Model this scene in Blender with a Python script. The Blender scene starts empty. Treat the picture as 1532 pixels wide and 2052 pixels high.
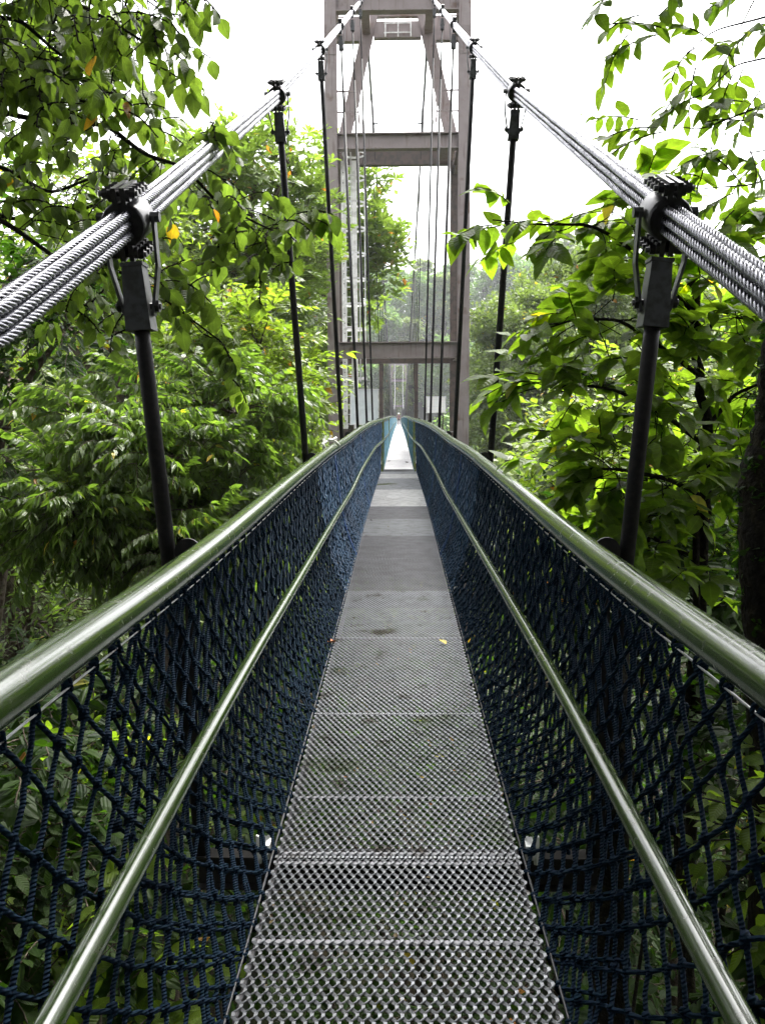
import bpy, math, random, zlib
import numpy as np
from mathutils import Vector, Matrix

# ------------------------------------------------------------------ camera, sky, sun, exposure
scene = bpy.context.scene
COL = scene.collection
R = math.radians
CAM = np.array([0.01, 0.0, 1.5])
cam_d = bpy.data.cameras.new('camera')
cam_d.sensor_fit = 'VERTICAL'
cam_d.sensor_height = 24.0
cam_d.lens = 24.0 * 1742 / 2052
cam_d.clip_start = 0.03
cam_d.clip_end = 3000
cam = bpy.data.objects.new('camera', cam_d)
COL.objects.link(cam)
cam.location = CAM
cam.rotation_euler = (Matrix.Rotation(R(1.11), 3, 'Z') @ Matrix.Rotation(R(90 - 6.42), 3, 'X') @ Matrix.Rotation(R(-0.3), 3, 'Z')).to_euler()
scene.camera = cam

SUN_EL, SUN_AZ = 58.0, 25.0        # azimuth from +Y towards +X
world = bpy.data.worlds.new('World')
scene.world = world
world.use_nodes = True
wn = world.node_tree
wn.nodes.clear()
sky = wn.nodes.new('ShaderNodeTexSky')
sky.sky_type = 'NISHITA'
sky.sun_disc = False
sky.sun_elevation = R(SUN_EL)
sky.sun_rotation = R(SUN_AZ)
sky.air_density = 1.0
sky.dust_density = 6.0
sky.ozone_density = 1.0
hs = wn.nodes.new('ShaderNodeHueSaturation')
hs.inputs['Saturation'].default_value = 0.12
bg = wn.nodes.new('ShaderNodeBackground')
bg.inputs['Strength'].default_value = 0.15
wo = wn.nodes.new('ShaderNodeOutputWorld')
wn.links.new(sky.outputs[0], hs.inputs['Color'])
wn.links.new(hs.outputs[0], bg.inputs['Color'])
wn.links.new(bg.outputs[0], wo.inputs['Surface'])

sun_d = bpy.data.lights.new('sun', 'SUN')
sun_d.energy = 1.5
sun_d.angle = R(14)
sun_d.color = (1.0, 0.96, 0.88)
sun = bpy.data.objects.new('sun', sun_d)
COL.objects.link(sun)
sd = Vector((math.sin(R(SUN_AZ)) * math.cos(R(SUN_EL)), math.cos(R(SUN_AZ)) * math.cos(R(SUN_EL)), math.sin(R(SUN_EL))))
sun.rotation_euler = sd.to_track_quat('Z', 'Y').to_euler()

scene.view_settings.view_transform = 'Standard'
scene.view_settings.look = 'None'
scene.view_settings.gamma = 1.0
scene.view_settings.exposure = 2.3
cy = scene.cycles
cy.max_bounces = 7
cy.diffuse_bounces = 3
cy.glossy_bounces = 3
cy.transmission_bounces = 3
cy.caustics_reflective = False
cy.caustics_refractive = False

CR = np.array(cam.rotation_euler.to_matrix())


def at(px, py, Y):
    """the point at distance Y along the bridge that stands at this place of the photograph"""
    d = CR @ np.array([(px - 766) / 1742.0, -(py - 1026) / 1742.0, -1.0])
    return CAM + d * (Y / d[1])


# ------------------------------------------------------------------ helpers
rng = np.random.default_rng(7)


def A(*v):
    return np.array(v, float)


def unit(v):
    v = np.asarray(v, float)
    return v / (np.linalg.norm(v, axis=-1, keepdims=True) + 1e-12)


class MB:
    """collects shapes and links them as one mesh object"""

    def __init__(self):
        self.V, self.Q, self.T, self.n = [], [], [], 0
        self.attr = {}

    def add(self, V, quads=None, tris=None, m=0, smooth=False):
        V = np.asarray(V, np.float32).reshape(-1, 3)
        self.V.append(V)
        if quads is not None and len(quads):
            self.Q.append((np.asarray(quads, np.int32) + self.n, m, smooth))
        if tris is not None and len(tris):
            self.T.append((np.asarray(tris, np.int32) + self.n, m, smooth))
        self.n += len(V)

    def box(self, c, s, Rm=None, m=0, top=1.0):
        c = A(*c); s = A(*s) / 2
        v = []
        for z in (-1, 1):
            k = top if z > 0 else 1.0
            for x, y in ((-1, -1), (1, -1), (1, 1), (-1, 1)):
                v.append([x * s[0] * k, y * s[1] * k, z * s[2]])
        v = np.array(v)
        if Rm is not None:
            v = v @ np.asarray(Rm).T
        self.add(v + c, [[0, 3, 2, 1], [4, 5, 6, 7], [0, 1, 5, 4], [1, 2, 6, 5], [2, 3, 7, 6], [3, 0, 4, 7]], m=m)

    def beam(self, p0, p1, w0, h0, w1=None, h1=None, side=(1, 0, 0), m=0):
        """box from p0 to p1; w across 'side', h across the other way"""
        w1 = w0 if w1 is None else w1
        h1 = h0 if h1 is None else h1
        p0, p1 = np.array(p0, float), np.array(p1, float)
        ax = unit(p1 - p0)
        s = A(*side)
        s = unit(s - ax * (s @ ax))
        t = np.cross(ax, s)
        v = []
        for p, w, h in ((p0, w0, h0), (p1, w1, h1)):
            for a, b in ((-1, -1), (1, -1), (1, 1), (-1, 1)):
                v.append(p + s * a * w / 2 + t * b * h / 2)
        self.add(v, [[0, 3, 2, 1], [4, 5, 6, 7], [0, 1, 5, 4], [1, 2, 6, 5], [2, 3, 7, 6], [3, 0, 4, 7]], m=m)

    def hbeam(self, p0, p1, w, h, t=0.025, side=(1, 0, 0), m=0):
        """H section: flanges w wide (across 'side'), h deep"""
        p0, p1 = np.array(p0, float), np.array(p1, float)
        ax = unit(p1 - p0)
        s = A(*side); s = unit(s - ax * (s @ ax))
        n = np.cross(ax, s)
        for k in (-1, 1):
            o = n * k * (h / 2 - t / 2)
            self.beam(p0 + o, p1 + o, w, t, side=s, m=m)
        self.beam(p0, p1, t, h - 2 * t, side=s, m=m)

    def tube(self, P, r, n=8, cap=True, m=0, smooth=True):
        P = np.asarray(P, float)
        k = len(P)
        r = np.broadcast_to(np.asarray(r, float), (k,))
        T = np.gradient(P, axis=0)
        T = unit(T)
        up = A(0, 0, 1) if abs(T[0][2]) < 0.9 else A(1, 0, 0)
        u = unit(np.cross(up, T[0]))
        U = [u]
        for i in range(1, k):
            u = U[-1] - T[i] * (U[-1] @ T[i])
            U.append(unit(u))
        U = np.array(U)
        W = np.cross(T, U)
        a = np.linspace(0, 2 * math.pi, n, endpoint=False)
        V = P[:, None, :] + r[:, None, None] * (np.cos(a)[None, :, None] * U[:, None, :] + np.sin(a)[None, :, None] * W[:, None, :])
        V = V.reshape(-1, 3)
        i = np.arange(k - 1)[:, None] * n
        j = np.arange(n)[None, :]
        j2 = (j + 1) % n
        q = np.stack([i + j, i + j2, i + n + j2, i + n + j], -1).reshape(-1, 4)
        base = self.n
        self.add(V, q, m=m, smooth=smooth)
        if cap:
            c = np.array([P[0], P[-1]])
            tr = [[k * n, (x + 1) % n, x] for x in range(n)] + [[k * n + 1, (k - 1) * n + x, (k - 1) * n + (x + 1) % n] for x in range(n)]
            self.add(c, None, None)
            self.T.append((np.array(tr, np.int32) + base, m, False))

    def segs(self, P0, P1, r, n=4, m=0, smooth=True):
        """many straight rods at once"""
        P0, P1 = np.asarray(P0, float), np.asarray(P1, float)
        k = len(P0)
        r = np.broadcast_to(np.asarray(r, float), (k,))
        ax = unit(P1 - P0)
        up = np.where(np.abs(ax[:, 2:3]) < 0.9, A(0, 0, 1)[None], A(1, 0, 0)[None])
        u = unit(np.cross(up, ax)); w = np.cross(ax, u)
        a = np.linspace(0, 2 * math.pi, n, endpoint=False)
        off = r[:, None, None] * (np.cos(a)[None, :, None] * u[:, None] + np.sin(a)[None, :, None] * w[:, None])
        V = np.concatenate([P0[:, None] + off, P1[:, None] + off], 1).reshape(-1, 3)
        j = np.arange(n); j2 = (j + 1) % n
        q = np.stack([j, j2, n + j2, n + j], -1)[None] + (np.arange(k) * 2 * n)[:, None, None]
        self.add(V, q.reshape(-1, 4), m=m, smooth=smooth)

    def blobs(self, C, s, m=0, lumpy=0.25):
        """many small lumpy knots at once"""
        C = np.asarray(C, float)
        k = len(C)
        s = np.broadcast_to(np.asarray(s, float), (k, 3))
        ph = [(-90, 1), (-35, 5), (35, 5), (90, 1)]
        v = []
        for e, c in ph:
            for i in range(c):
                z = i * 2 * math.pi / c + (0.6 if e > 0 else 0)
                v.append([math.cos(R(e)) * math.cos(z), math.cos(R(e)) * math.sin(z), math.sin(R(e))])
        v = np.array(v)
        V = C[:, None] + v[None] * s[:, None] * (1 + lumpy * rng.uniform(-1, 1, (k, len(v), 1)))
        q = [[1 + i, 1 + (i + 1) % 5, 6 + (i + 1) % 5, 6 + i] for i in range(5)]
        t = [[0, 1 + (i + 1) % 5, 1 + i] for i in range(5)] + [[11, 6 + i, 6 + (i + 1) % 5] for i in range(5)]
        o = (np.arange(k) * 12)[:, None, None]
        base = self.n
        self.add(V.reshape(-1, 3), (np.array(q)[None] + o).reshape(-1, 4), m=m, smooth=True)
        self.T.append(((np.array(t)[None] + o).reshape(-1, 3).astype(np.int32) + base, m, True))

    def build(self, name, mats, parent=None, attrs=None):
        me = bpy.data.meshes.new(name)
        V = np.concatenate(self.V).astype(np.float32)
        root = parent
        while root is not None and root.parent is not None:
            root = root.parent
        if root is not None:      # meshes are stored relative to their thing
            V = V - np.array(root.location, np.float32)
        lt, ls, mi, sm, li = [], 0, [], [], []
        for arr, w in ((self.Q, 4), (self.T, 3)):
            for f, m, s in arr:
                li.append(f.reshape(-1)); lt.append(np.full(len(f), w, np.int32))
                mi.append(np.full(len(f), m, np.int32)); sm.append(np.full(len(f), s, bool))
        li = np.concatenate(li); lt = np.concatenate(lt); mi = np.concatenate(mi); sm = np.concatenate(sm)
        st = np.concatenate([[0], np.cumsum(lt)[:-1]]).astype(np.int32)
        me.vertices.add(len(V)); me.vertices.foreach_set('co', V.reshape(-1))
        me.loops.add(len(li)); me.loops.foreach_set('vertex_index', li.astype(np.int32))
        me.polygons.add(len(lt)); me.polygons.foreach_set('loop_start', st)
        me.polygons.foreach_set('loop_total', lt)
        me.polygons.foreach_set('material_index', mi)
        me.polygons.foreach_set('use_smooth', sm)
        for k, a in (attrs or {}).items():
            at_ = me.attributes.new(k, 'FLOAT', 'POINT')
            at_.data.foreach_set('value', np.asarray(a, np.float32))
        me.update(calc_edges=True)
        for mm in (mats if isinstance(mats, (list, tuple)) else [mats]):
            me.materials.append(mm)
        o = bpy.data.objects.new(name, me)
        COL.objects.link(o)
        if parent is not None:
            o.parent = parent
        return o


def tag(o, label=None, cat=None, group=None, kind=None):
    for k, v in (('label', label), ('category', cat), ('group', group), ('kind', kind)):
        if v:
            o[k] = v
    return o


def thing(name, label, cat, loc=(0, 0, 0), group=None):
    o = bpy.data.objects.new(name, None)
    o.empty_display_size = 0.2
    COL.objects.link(o)
    o.location = Vector([float(x) for x in loc])
    return tag(o, label, cat, group)


# ------------------------------------------------------------------ materials
def mat(name, color, rough=0.5, metal=0.0, spec=0.5, noise=None, bump=None, color2=None, nscale=20, nlo=0.45, nhi=0.6, bscale=None, bdist=0.01, rough2=None):
    m = bpy.data.materials.new(name)
    m.use_nodes = True
    nt = m.node_tree
    b = nt.nodes['Principled BSDF']
    b.inputs['Base Color'].default_value = (*color, 1)
    b.inputs['Roughness'].default_value = rough
    b.inputs['Metallic'].default_value = metal
    b.inputs['Specular IOR Level'].default_value = spec
    tc = nt.nodes.new('ShaderNodeTexCoord')
    if color2 is not None or rough2 is not None:
        n = nt.nodes.new('ShaderNodeTexNoise')
        n.inputs['Scale'].default_value = nscale
        n.inputs['Detail'].default_value = 6
        nt.links.new(tc.outputs['Object'], n.inputs['Vector'])
        r = nt.nodes.new('ShaderNodeMapRange')
        r.inputs['From Min'].default_value = nlo
        r.inputs['From Max'].default_value = nhi
        nt.links.new(n.outputs['Fac'], r.inputs['Value'])
        if color2 is not None:
            mx = nt.nodes.new('ShaderNodeMix'); mx.data_type = 'RGBA'
            mx.inputs[6].default_value = (*color, 1)
            mx.inputs[7].default_value = (*color2, 1)
            nt.links.new(r.outputs[0], mx.inputs[0])
            nt.links.new(mx.outputs[2], b.inputs['Base Color'])
        if rough2 is not None:
            rr = nt.nodes.new('ShaderNodeMapRange')
            rr.inputs['To Min'].default_value = rough
            rr.inputs['To Max'].default_value = rough2
            nt.links.new(r.outputs[0], rr.inputs['Value'])
            nt.links.new(rr.outputs[0], b.inputs['Roughness'])
    if bump:
        n2 = nt.nodes.new('ShaderNodeTexNoise')
        n2.inputs['Scale'].default_value = bscale or 80
        n2.inputs['Detail'].default_value = 4
        nt.links.new(tc.outputs['Object'], n2.inputs['Vector'])
        bp = nt.nodes.new('ShaderNodeBump')
        bp.inputs['Strength'].default_value = bump
        bp.inputs['Distance'].default_value = bdist
        nt.links.new(n2.outputs['Fac'], bp.inputs['Height'])
        nt.links.new(bp.outputs[0], b.inputs['Normal'])
    return m


def leaf_mat(name, dark, light, trans, rough=0.38, tfac=0.4, accent=(0.45, 0.36, 0.03), acc_at=0.975, spec=0.25, acc2=(0.35, 0.12, 0.02)):
    m = bpy.data.materials.new(name)
    m.use_nodes = True
    nt = m.node_tree
    b = nt.nodes['Principled BSDF']
    out = nt.nodes['Material Output']
    a = nt.nodes.new('ShaderNodeAttribute'); a.attribute_name = 'tint'
    cr = nt.nodes.new('ShaderNodeValToRGB')
    e = cr.color_ramp.elements
    e[0].position = 0; e[0].color = (*dark, 1)
    e[1].position = acc_at - 0.02; e[1].color = (*light, 1)
    x = e.new(acc_at); x.color = (*accent, 1)
    x = e.new(1.0); x.color = (*acc2, 1)
    nt.links.new(a.outputs['Fac'], cr.inputs['Fac'])
    # paler midrib and faint mottling of the blade
    rb = nt.nodes.new('ShaderNodeAttribute'); rb.attribute_name = 'rib'
    mr = nt.nodes.new('ShaderNodeMapRange')
    mr.inputs['From Min'].default_value = 0.0; mr.inputs['From Max'].default_value = 0.10
    mr.inputs['To Min'].default_value = 1.35; mr.inputs['To Max'].default_value = 1.0
    nt.links.new(rb.outputs['Fac'], mr.inputs['Value'])
    tc = nt.nodes.new('ShaderNodeTexCoord')
    n = nt.nodes.new('ShaderNodeTexNoise'); n.inputs['Scale'].default_value = 25; n.inputs['Detail'].default_value = 3
    nt.links.new(tc.outputs['Object'], n.inputs['Vector'])
    m2 = nt.nodes.new('ShaderNodeMapRange')
    m2.inputs['From Min'].default_value = 0.3; m2.inputs['From Max'].default_value = 0.7
    m2.inputs['To Min'].default_value = 0.75; m2.inputs['To Max'].default_value = 1.25
    nt.links.new(n.outputs['Fac'], m2.inputs['Value'])
    mu = nt.nodes.new('ShaderNodeMath'); mu.operation = 'MULTIPLY'
    nt.links.new(mr.outputs[0], mu.inputs[0]); nt.links.new(m2.outputs[0], mu.inputs[1])
    vm = nt.nodes.new('ShaderNodeVectorMath'); vm.operation = 'SCALE'
    nt.links.new(cr.outputs[0], vm.inputs[0]); nt.links.new(mu.outputs[0], vm.inputs['Scale'])
    nt.links.new(vm.outputs[0], b.inputs['Base Color'])
    b.inputs['Roughness'].default_value = rough
    b.inputs['Specular IOR Level'].default_value = spec
    # side veins: a fine ridge pattern slanting from the midrib
    al = nt.nodes.new('ShaderNodeAttribute'); al.attribute_name = 'along'
    m3 = nt.nodes.new('ShaderNodeMath'); m3.operation = 'MULTIPLY_ADD'; m3.inputs[1].default_value = -0.16
    nt.links.new(rb.outputs['Fac'], m3.inputs[0]); nt.links.new(al.outputs['Fac'], m3.inputs[2])
    m4 = nt.nodes.new('ShaderNodeMath'); m4.operation = 'MULTIPLY'; m4.inputs[1].default_value = 55.0
    nt.links.new(m3.outputs[0], m4.inputs[0])
    m5 = nt.nodes.new('ShaderNodeMath'); m5.operation = 'SINE'
    nt.links.new(m4.outputs[0], m5.inputs[0])
    bp = nt.nodes.new('ShaderNodeBump'); bp.inputs['Strength'].default_value = 0.5; bp.inputs['Distance'].default_value = 0.002
    nt.links.new(m5.outputs[0], bp.inputs['Height']); nt.links.new(bp.outputs[0], b.inputs['Normal'])
    t = nt.nodes.new('ShaderNodeBsdfTranslucent')
    tm = nt.nodes.new('ShaderNodeVectorMath'); tm.operation = 'MULTIPLY'
    nt.links.new(vm.outputs[0], tm.inputs[0])
    tm.inputs[1].default_value = trans
    nt.links.new(tm.outputs[0], t.inputs['Color'])
    mx = nt.nodes.new('ShaderNodeMixShader'); mx.inputs[0].default_value = tfac
    nt.links.new(b.outputs[0], mx.inputs[1]); nt.links.new(t.outputs[0], mx.inputs[2])
    nt.links.new(mx.outputs[0], out.inputs['Surface'])
    return m


M = {}
M['rail'] = mat('worn green paint on pipe', (0.022, 0.042, 0.008), 0.17, 0.0, 0.6, color2=(0.034, 0.046, 0.020), nscale=30, nlo=0.54, nhi=0.70, bump=0.3, bscale=90, bdist=0.0007, rough2=0.30)
_b = M['rail'].node_tree.nodes['Principled BSDF']
_b.inputs['Coat Weight'].default_value = 0.35
_b.inputs['Coat Roughness'].default_value = 0.16
def overlay(m, scale, lo, hi, colr):
    """patches of another real colour (moss, rust, dirt) on a material"""
    nt = m.node_tree; b = nt.nodes['Principled BSDF']
    tc = nt.nodes.new('ShaderNodeTexCoord'); n = nt.nodes.new('ShaderNodeTexNoise')
    n.inputs['Scale'].default_value = scale; n.inputs['Detail'].default_value = 5
    nt.links.new(tc.outputs['Object'], n.inputs['Vector'])
    r = nt.nodes.new('ShaderNodeMapRange'); r.inputs['From Min'].default_value = lo; r.inputs['From Max'].default_value = hi
    nt.links.new(n.outputs['Fac'], r.inputs['Value'])
    mx = nt.nodes.new('ShaderNodeMix'); mx.data_type = 'RGBA'; mx.inputs[7].default_value = (*colr, 1)
    src = b.inputs['Base Color'].links
    if src:
        nt.links.new(src[0].from_socket, mx.inputs[6])
    else:
        mx.inputs[6].default_value = b.inputs['Base Color'].default_value
    nt.links.new(r.outputs[0], mx.inputs[0]); nt.links.new(mx.outputs[2], b.inputs['Base Color'])


def twist(m, scale):
    """lay of the rope strands as a bump"""
    nt = m.node_tree; b = nt.nodes['Principled BSDF']
    tc = nt.nodes.new('ShaderNodeTexCoord'); w = nt.nodes.new('ShaderNodeTexWave')
    w.wave_type = 'BANDS'; w.bands_direction = 'Z'; w.inputs['Scale'].default_value = scale
    w.inputs['Distortion'].default_value = 1.5; w.inputs['Detail'].default_value = 1
    mp = nt.nodes.new('ShaderNodeMapping'); mp.inputs['Rotation'].default_value = (0.5, 0.4, 0)
    nt.links.new(tc.outputs['Object'], mp.inputs['Vector']); nt.links.new(mp.outputs[0], w.inputs['Vector'])
    bp = nt.nodes.new('ShaderNodeBump'); bp.inputs['Strength'].default_value = 0.9; bp.inputs['Distance'].default_value = 0.003
    nt.links.new(w.outputs['Fac'], bp.inputs['Height']); nt.links.new(bp.outputs[0], b.inputs['Normal'])


M['post'] = mat('olive green paint', (0.14, 0.17, 0.015), 0.45, 0.0, 0.5, color2=(0.1, 0.12, 0.02), nscale=12)
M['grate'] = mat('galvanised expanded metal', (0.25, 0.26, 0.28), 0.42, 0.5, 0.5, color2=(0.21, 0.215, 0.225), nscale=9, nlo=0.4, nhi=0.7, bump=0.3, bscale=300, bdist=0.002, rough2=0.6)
M['grate2'] = mat('darker worn expanded metal', (0.165, 0.165, 0.18), 0.5, 0.5, 0.5, color2=(0.125, 0.125, 0.135), nscale=7, nlo=0.4, nhi=0.7, rough2=0.6)  # dark copy: weaker reflection painted into the colour, besides wear
M['grate3'] = mat('bright new expanded metal', (0.55, 0.55, 0.55), 0.38, 0.75, 0.5, color2=(0.4, 0.4, 0.4), nscale=9)  # pale copy: stronger sky reflection painted into the colour
M['slat'] = mat('pale weathered deck slat', (0.30, 0.295, 0.305), 0.65, 0.0, 0.3, color2=(0.24, 0.235, 0.24), nscale=4, rough2=0.5)
M['galv'] = mat('galvanised steel', (0.42, 0.43, 0.44), 0.4, 0.8, 0.5, color2=(0.27, 0.27, 0.28), nscale=30)
M['rope_wire'] = mat('steel wire rope', (0.20, 0.20, 0.225), 0.27, 0.9, 0.5, color2=(0.06, 0.06, 0.07), nscale=60, nlo=0.45, nhi=0.7, rough2=0.5)
M['dark_steel'] = mat('dark painted steel rod', (0.011, 0.010, 0.012), 0.5, 0.0, 0.22, color2=(0.018, 0.016, 0.017), nscale=40, bump=0.2, bscale=200, bdist=0.001)
M['clamp'] = mat('dark cast clamp', (0.05, 0.048, 0.052), 0.38, 0.6, 0.5, color2=(0.03, 0.03, 0.03), nscale=40)
M['socket'] = mat('grey painted socket', (0.085, 0.088, 0.092), 0.5, 0.3, 0.3, color2=(0.05, 0.05, 0.05), nscale=25)
M['tower'] = mat('mauve brown tower paint', (0.28, 0.235, 0.23), 0.5, 0.0, 0.4, color2=(0.23, 0.19, 0.186), nscale=3, nlo=0.4, nhi=0.7, bump=0.1, bscale=120)
M['white'] = mat('white painted steel', (0.82, 0.82, 0.81), 0.45, 0, 0.5, color2=(0.6, 0.6, 0.58), nscale=6)
M['sheet_white'] = mat('white enamel sheet', (0.9, 0.9, 0.88), 0.4)
M['board'] = mat('pale blue grey board', (0.78, 0.83, 0.85), 0.5, color2=(0.72, 0.77, 0.79), nscale=5)
M['brown'] = mat('brown post paint', (0.085, 0.06, 0.05), 0.5, color2=(0.05, 0.04, 0.035), nscale=6)
M['net'] = mat('navy braided rope', (0.0045, 0.016, 0.029), 0.75, 0, 0.06, color2=(0.005, 0.012, 0.028), nscale=90, bump=0.8, bscale=400, bdist=0.003)
M['net_far'] = mat('blue rope net', (0.04, 0.13, 0.20), 0.65, 0, 0.4, color2=(0.05, 0.14, 0.15), nscale=1.2)  # far netting: stronger daylight put into a brighter blue
M['net_mid'] = mat('blue braided rope', (0.010, 0.036, 0.075), 0.7, 0, 0.15, color2=(0.008, 0.024, 0.05), nscale=3)  # middle netting: the navy rope painted bluer where more light falls
M['iron'] = mat('dull dark iron', (0.03, 0.028, 0.027), 0.85, 0, 0.1)
M['seam'] = mat('bright blue lacing rope', (0.014, 0.05, 0.15), 0.6, 0, 0.3)
twist(M['net'], 45)


def streaks(m, colr):
    """rain streaks running down painted steel"""
    overlay(m, 3.0, 0.56, 0.74, colr)
    nt = m.node_tree
    tcs = [n for n in nt.nodes if n.bl_idname == 'ShaderNodeTexNoise']
    mp = nt.nodes.new('ShaderNodeMapping'); mp.inputs['Scale'].default_value = (5, 5, 0.35)
    tc = nt.nodes.new('ShaderNodeTexCoord')
    nt.links.new(tc.outputs['Object'], mp.inputs['Vector']); nt.links.new(mp.outputs[0], tcs[-1].inputs['Vector'])


streaks(M['tower'], (0.15, 0.105, 0.09))
streaks(M['dark_steel'], (0.022, 0.02, 0.018))
overlay(M['grate'], 1.9, 0.62, 0.72, (0.055, 0.075, 0.02))
overlay(M['grate'], 5.5, 0.60, 0.72, (0.05, 0.04, 0.03))
overlay(M['tower'], 2.2, 0.60, 0.75, (0.13, 0.075, 0.05))
overlay(M['galv'], 8, 0.62, 0.72, (0.15, 0.07, 0.035))
M['bark'] = mat('grey brown bark', (0.06, 0.045, 0.032), 0.85, 0, 0.2, color2=(0.11, 0.09, 0.07), nscale=14, bump=0.9, bscale=30, bdist=0.03)
M['bark_dark'] = mat('dark mossy bark', (0.012, 0.011, 0.009), 0.95, 0, 0.08, color2=(0.022, 0.02, 0.012), nscale=20, bump=1.0, bscale=35, bdist=0.03)
M['soil'] = mat('forest floor soil', (0.014, 0.012, 0.007), 0.95, 0, 0.05, color2=(0.013, 0.02, 0.006), nscale=0.6, bump=0.5, bscale=3, bdist=0.2)
M['moss'] = mat('moss', (0.05, 0.075, 0.018), 0.9, 0, 0.1)
M['skin'] = mat('skin', (0.45, 0.28, 0.2), 0.55)
M['shirt'] = mat('maroon shirt', (0.2, 0.09, 0.1), 0.8)
M['trouser'] = mat('dark trousers', (0.03, 0.03, 0.035), 0.8)
M['cap'] = mat('white cap cloth', (0.75, 0.75, 0.74), 0.8)
M['cord_white'] = mat('white cord', (0.7, 0.69, 0.65), 0.8)

G = (1.9, 2.4, 0.8)
M['heart'] = leaf_mat('heart leaf', (0.046, 0.070, 0.020), (0.100, 0.140, 0.034), (2.0, 2.3, 0.8), 0.42, 0.5, acc_at=0.95)
M['big'] = leaf_mat('large pointed leaf', (0.060, 0.098, 0.018), (0.135, 0.19, 0.028), (2.3, 2.6, 0.7), 0.42, 0.55, acc_at=0.985, accent=(0.4, 0.33, 0.03), spec=0.2)
M['pinn'] = leaf_mat('glossy drooping leaf', (0.055, 0.085, 0.028), (0.115, 0.158, 0.048), (2.1, 2.6, 0.7), 0.36, 0.42, acc_at=0.992, spec=0.4)
M['yel'] = leaf_mat('yellow green young leaf', (0.08, 0.12, 0.026), (0.19, 0.24, 0.045), (1.9, 2.2, 0.7), 0.4, 0.45, acc_at=0.955, accent=(0.42, 0.30, 0.03))
M['ros'] = leaf_mat('leathery rosette leaf', (0.06, 0.095, 0.034), (0.15, 0.20, 0.06), (2.2, 2.5, 0.8), 0.36, 0.4, acc_at=0.985, accent=(0.4, 0.16, 0.05), spec=0.6)
M['fine'] = leaf_mat('small far leaf', (0.065, 0.095, 0.038), (0.16, 0.205, 0.07), (1.8, 2.0, 0.9), 0.5, 0.4, acc_at=0.99)
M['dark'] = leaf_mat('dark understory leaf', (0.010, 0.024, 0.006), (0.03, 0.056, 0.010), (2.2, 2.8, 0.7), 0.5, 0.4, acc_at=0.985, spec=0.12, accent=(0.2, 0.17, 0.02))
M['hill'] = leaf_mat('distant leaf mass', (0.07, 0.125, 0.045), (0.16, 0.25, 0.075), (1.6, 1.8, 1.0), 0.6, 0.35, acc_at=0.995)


# ------------------------------------------------------------------ profiles along the bridge
def interp(tab):
    t = np.array(tab, float)
    # smooth interpolation (monotone cubic through cosine blend of a fine linear table)
    ys = np.linspace(t[0, 0], t[-1, 0], 1200)
    v = np.interp(ys, t[:, 0], t[:, 1])
    k = np.hanning(15); k /= k.sum()
    vs = np.convolve(np.pad(v, 7, mode='edge'), k, 'valid')
    return lambda y: np.interp(y, ys, vs)


deck_z = interp([(-6, 0), (0, 0), (4, 0.01), (7, 0.06), (10, 0.13), (13, 0.17), (20.5, 0.155), (30, 0.23), (44, 0.25), (64, 0.2), (100, 0.0), (123, -0.17), (140, -0.2), (207, 0.3)])
_r = interp([(-6, 1.04), (1.4, 1.04), (2.7, 1.03), (5.6, 1.11), (8, 1.16), (10.4, 1.2), (12.7, 1.28), (15.5, 1.34), (18.5, 1.36), (20.6, 1.36), (28, 1.36), (44, 1.38), (64, 1.33), (100, 1.15), (123, 1.0), (140, 0.97), (207, 1.45)])
rail_z = _r
rail_x = interp([(-6, .645), (8, .645), (11, .6), (14, .52), (17, .45), (20.6, .385), (207, .385)])
mid_z = interp([(-6, .55), (1.3, .55), (2.6, .6), (6.2, .61), (9.7, .62), (12.5, .76), (16.3, .9), (20.6, .88), (28, .82), (64, .75), (123, .42), (207, .9)])
mid_x = interp([(-6, .535), (2.5, .54), (9, .54), (12, .51), (16, .43), (20.6, .365), (207, .35)])
TOWER_Y, FAR_Y = 27.5, 207.0


def cable_z(y):
    y = np.asarray(y, float)
    t = np.array([(-8, 0.4), (-5, 0.42), (-1.3, 0.70), (1.9, 1.70), (2.9, 2.13), (7.1, 3.98), (11.3, 5.975), (15.5, 8.02), (19.7, 10.07), (23.9, 12.13), (TOWER_Y, 13.9)])
    near = np.interp(y, t[:, 0], t[:, 1])
    far = 2.2 + 11.7 * ((y - 117.25) / 89.75) ** 2
    return np.where(y <= TOWER_Y, near, far)


def cable_x(y):
    y = np.asarray(y, float)
    near = np.interp(y, [-8, 0, 2.9, 7.1, 11.3, 20, TOWER_Y], [.84, .85, .865, .93, .95, .97, .965])
    far = 0.65 + 0.315 * ((y - 117.25) / 89.75) ** 2
    return np.where(y <= TOWER_Y, near, far)


# ------------------------------------------------------------------ ground and far hills
def ground_z(x, y):
    x = np.asarray(x, float); y = np.asarray(y, float)
    z = -7.5 + 0 * x
    z = z + 5.5 * (1 - np.exp(-(np.maximum(-x - 3, 0) / 11) ** 1.5))
    z = z + 4.5 * (1 - np.exp(-(np.maximum(x - 4, 0) / 14) ** 1.5))
    z = z - 4.0 * np.exp(-((y - 110) / 50) ** 2)
    z = z + 40 / (1 + np.exp(-(y - 246) / 12.0))
    z = z + 0.5 * np.sin(x * 0.31 + 1.3) * np.cos(y * 0.23) + 0.9 * np.sin(x * 0.05 + y * 0.031)
    return z


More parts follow.
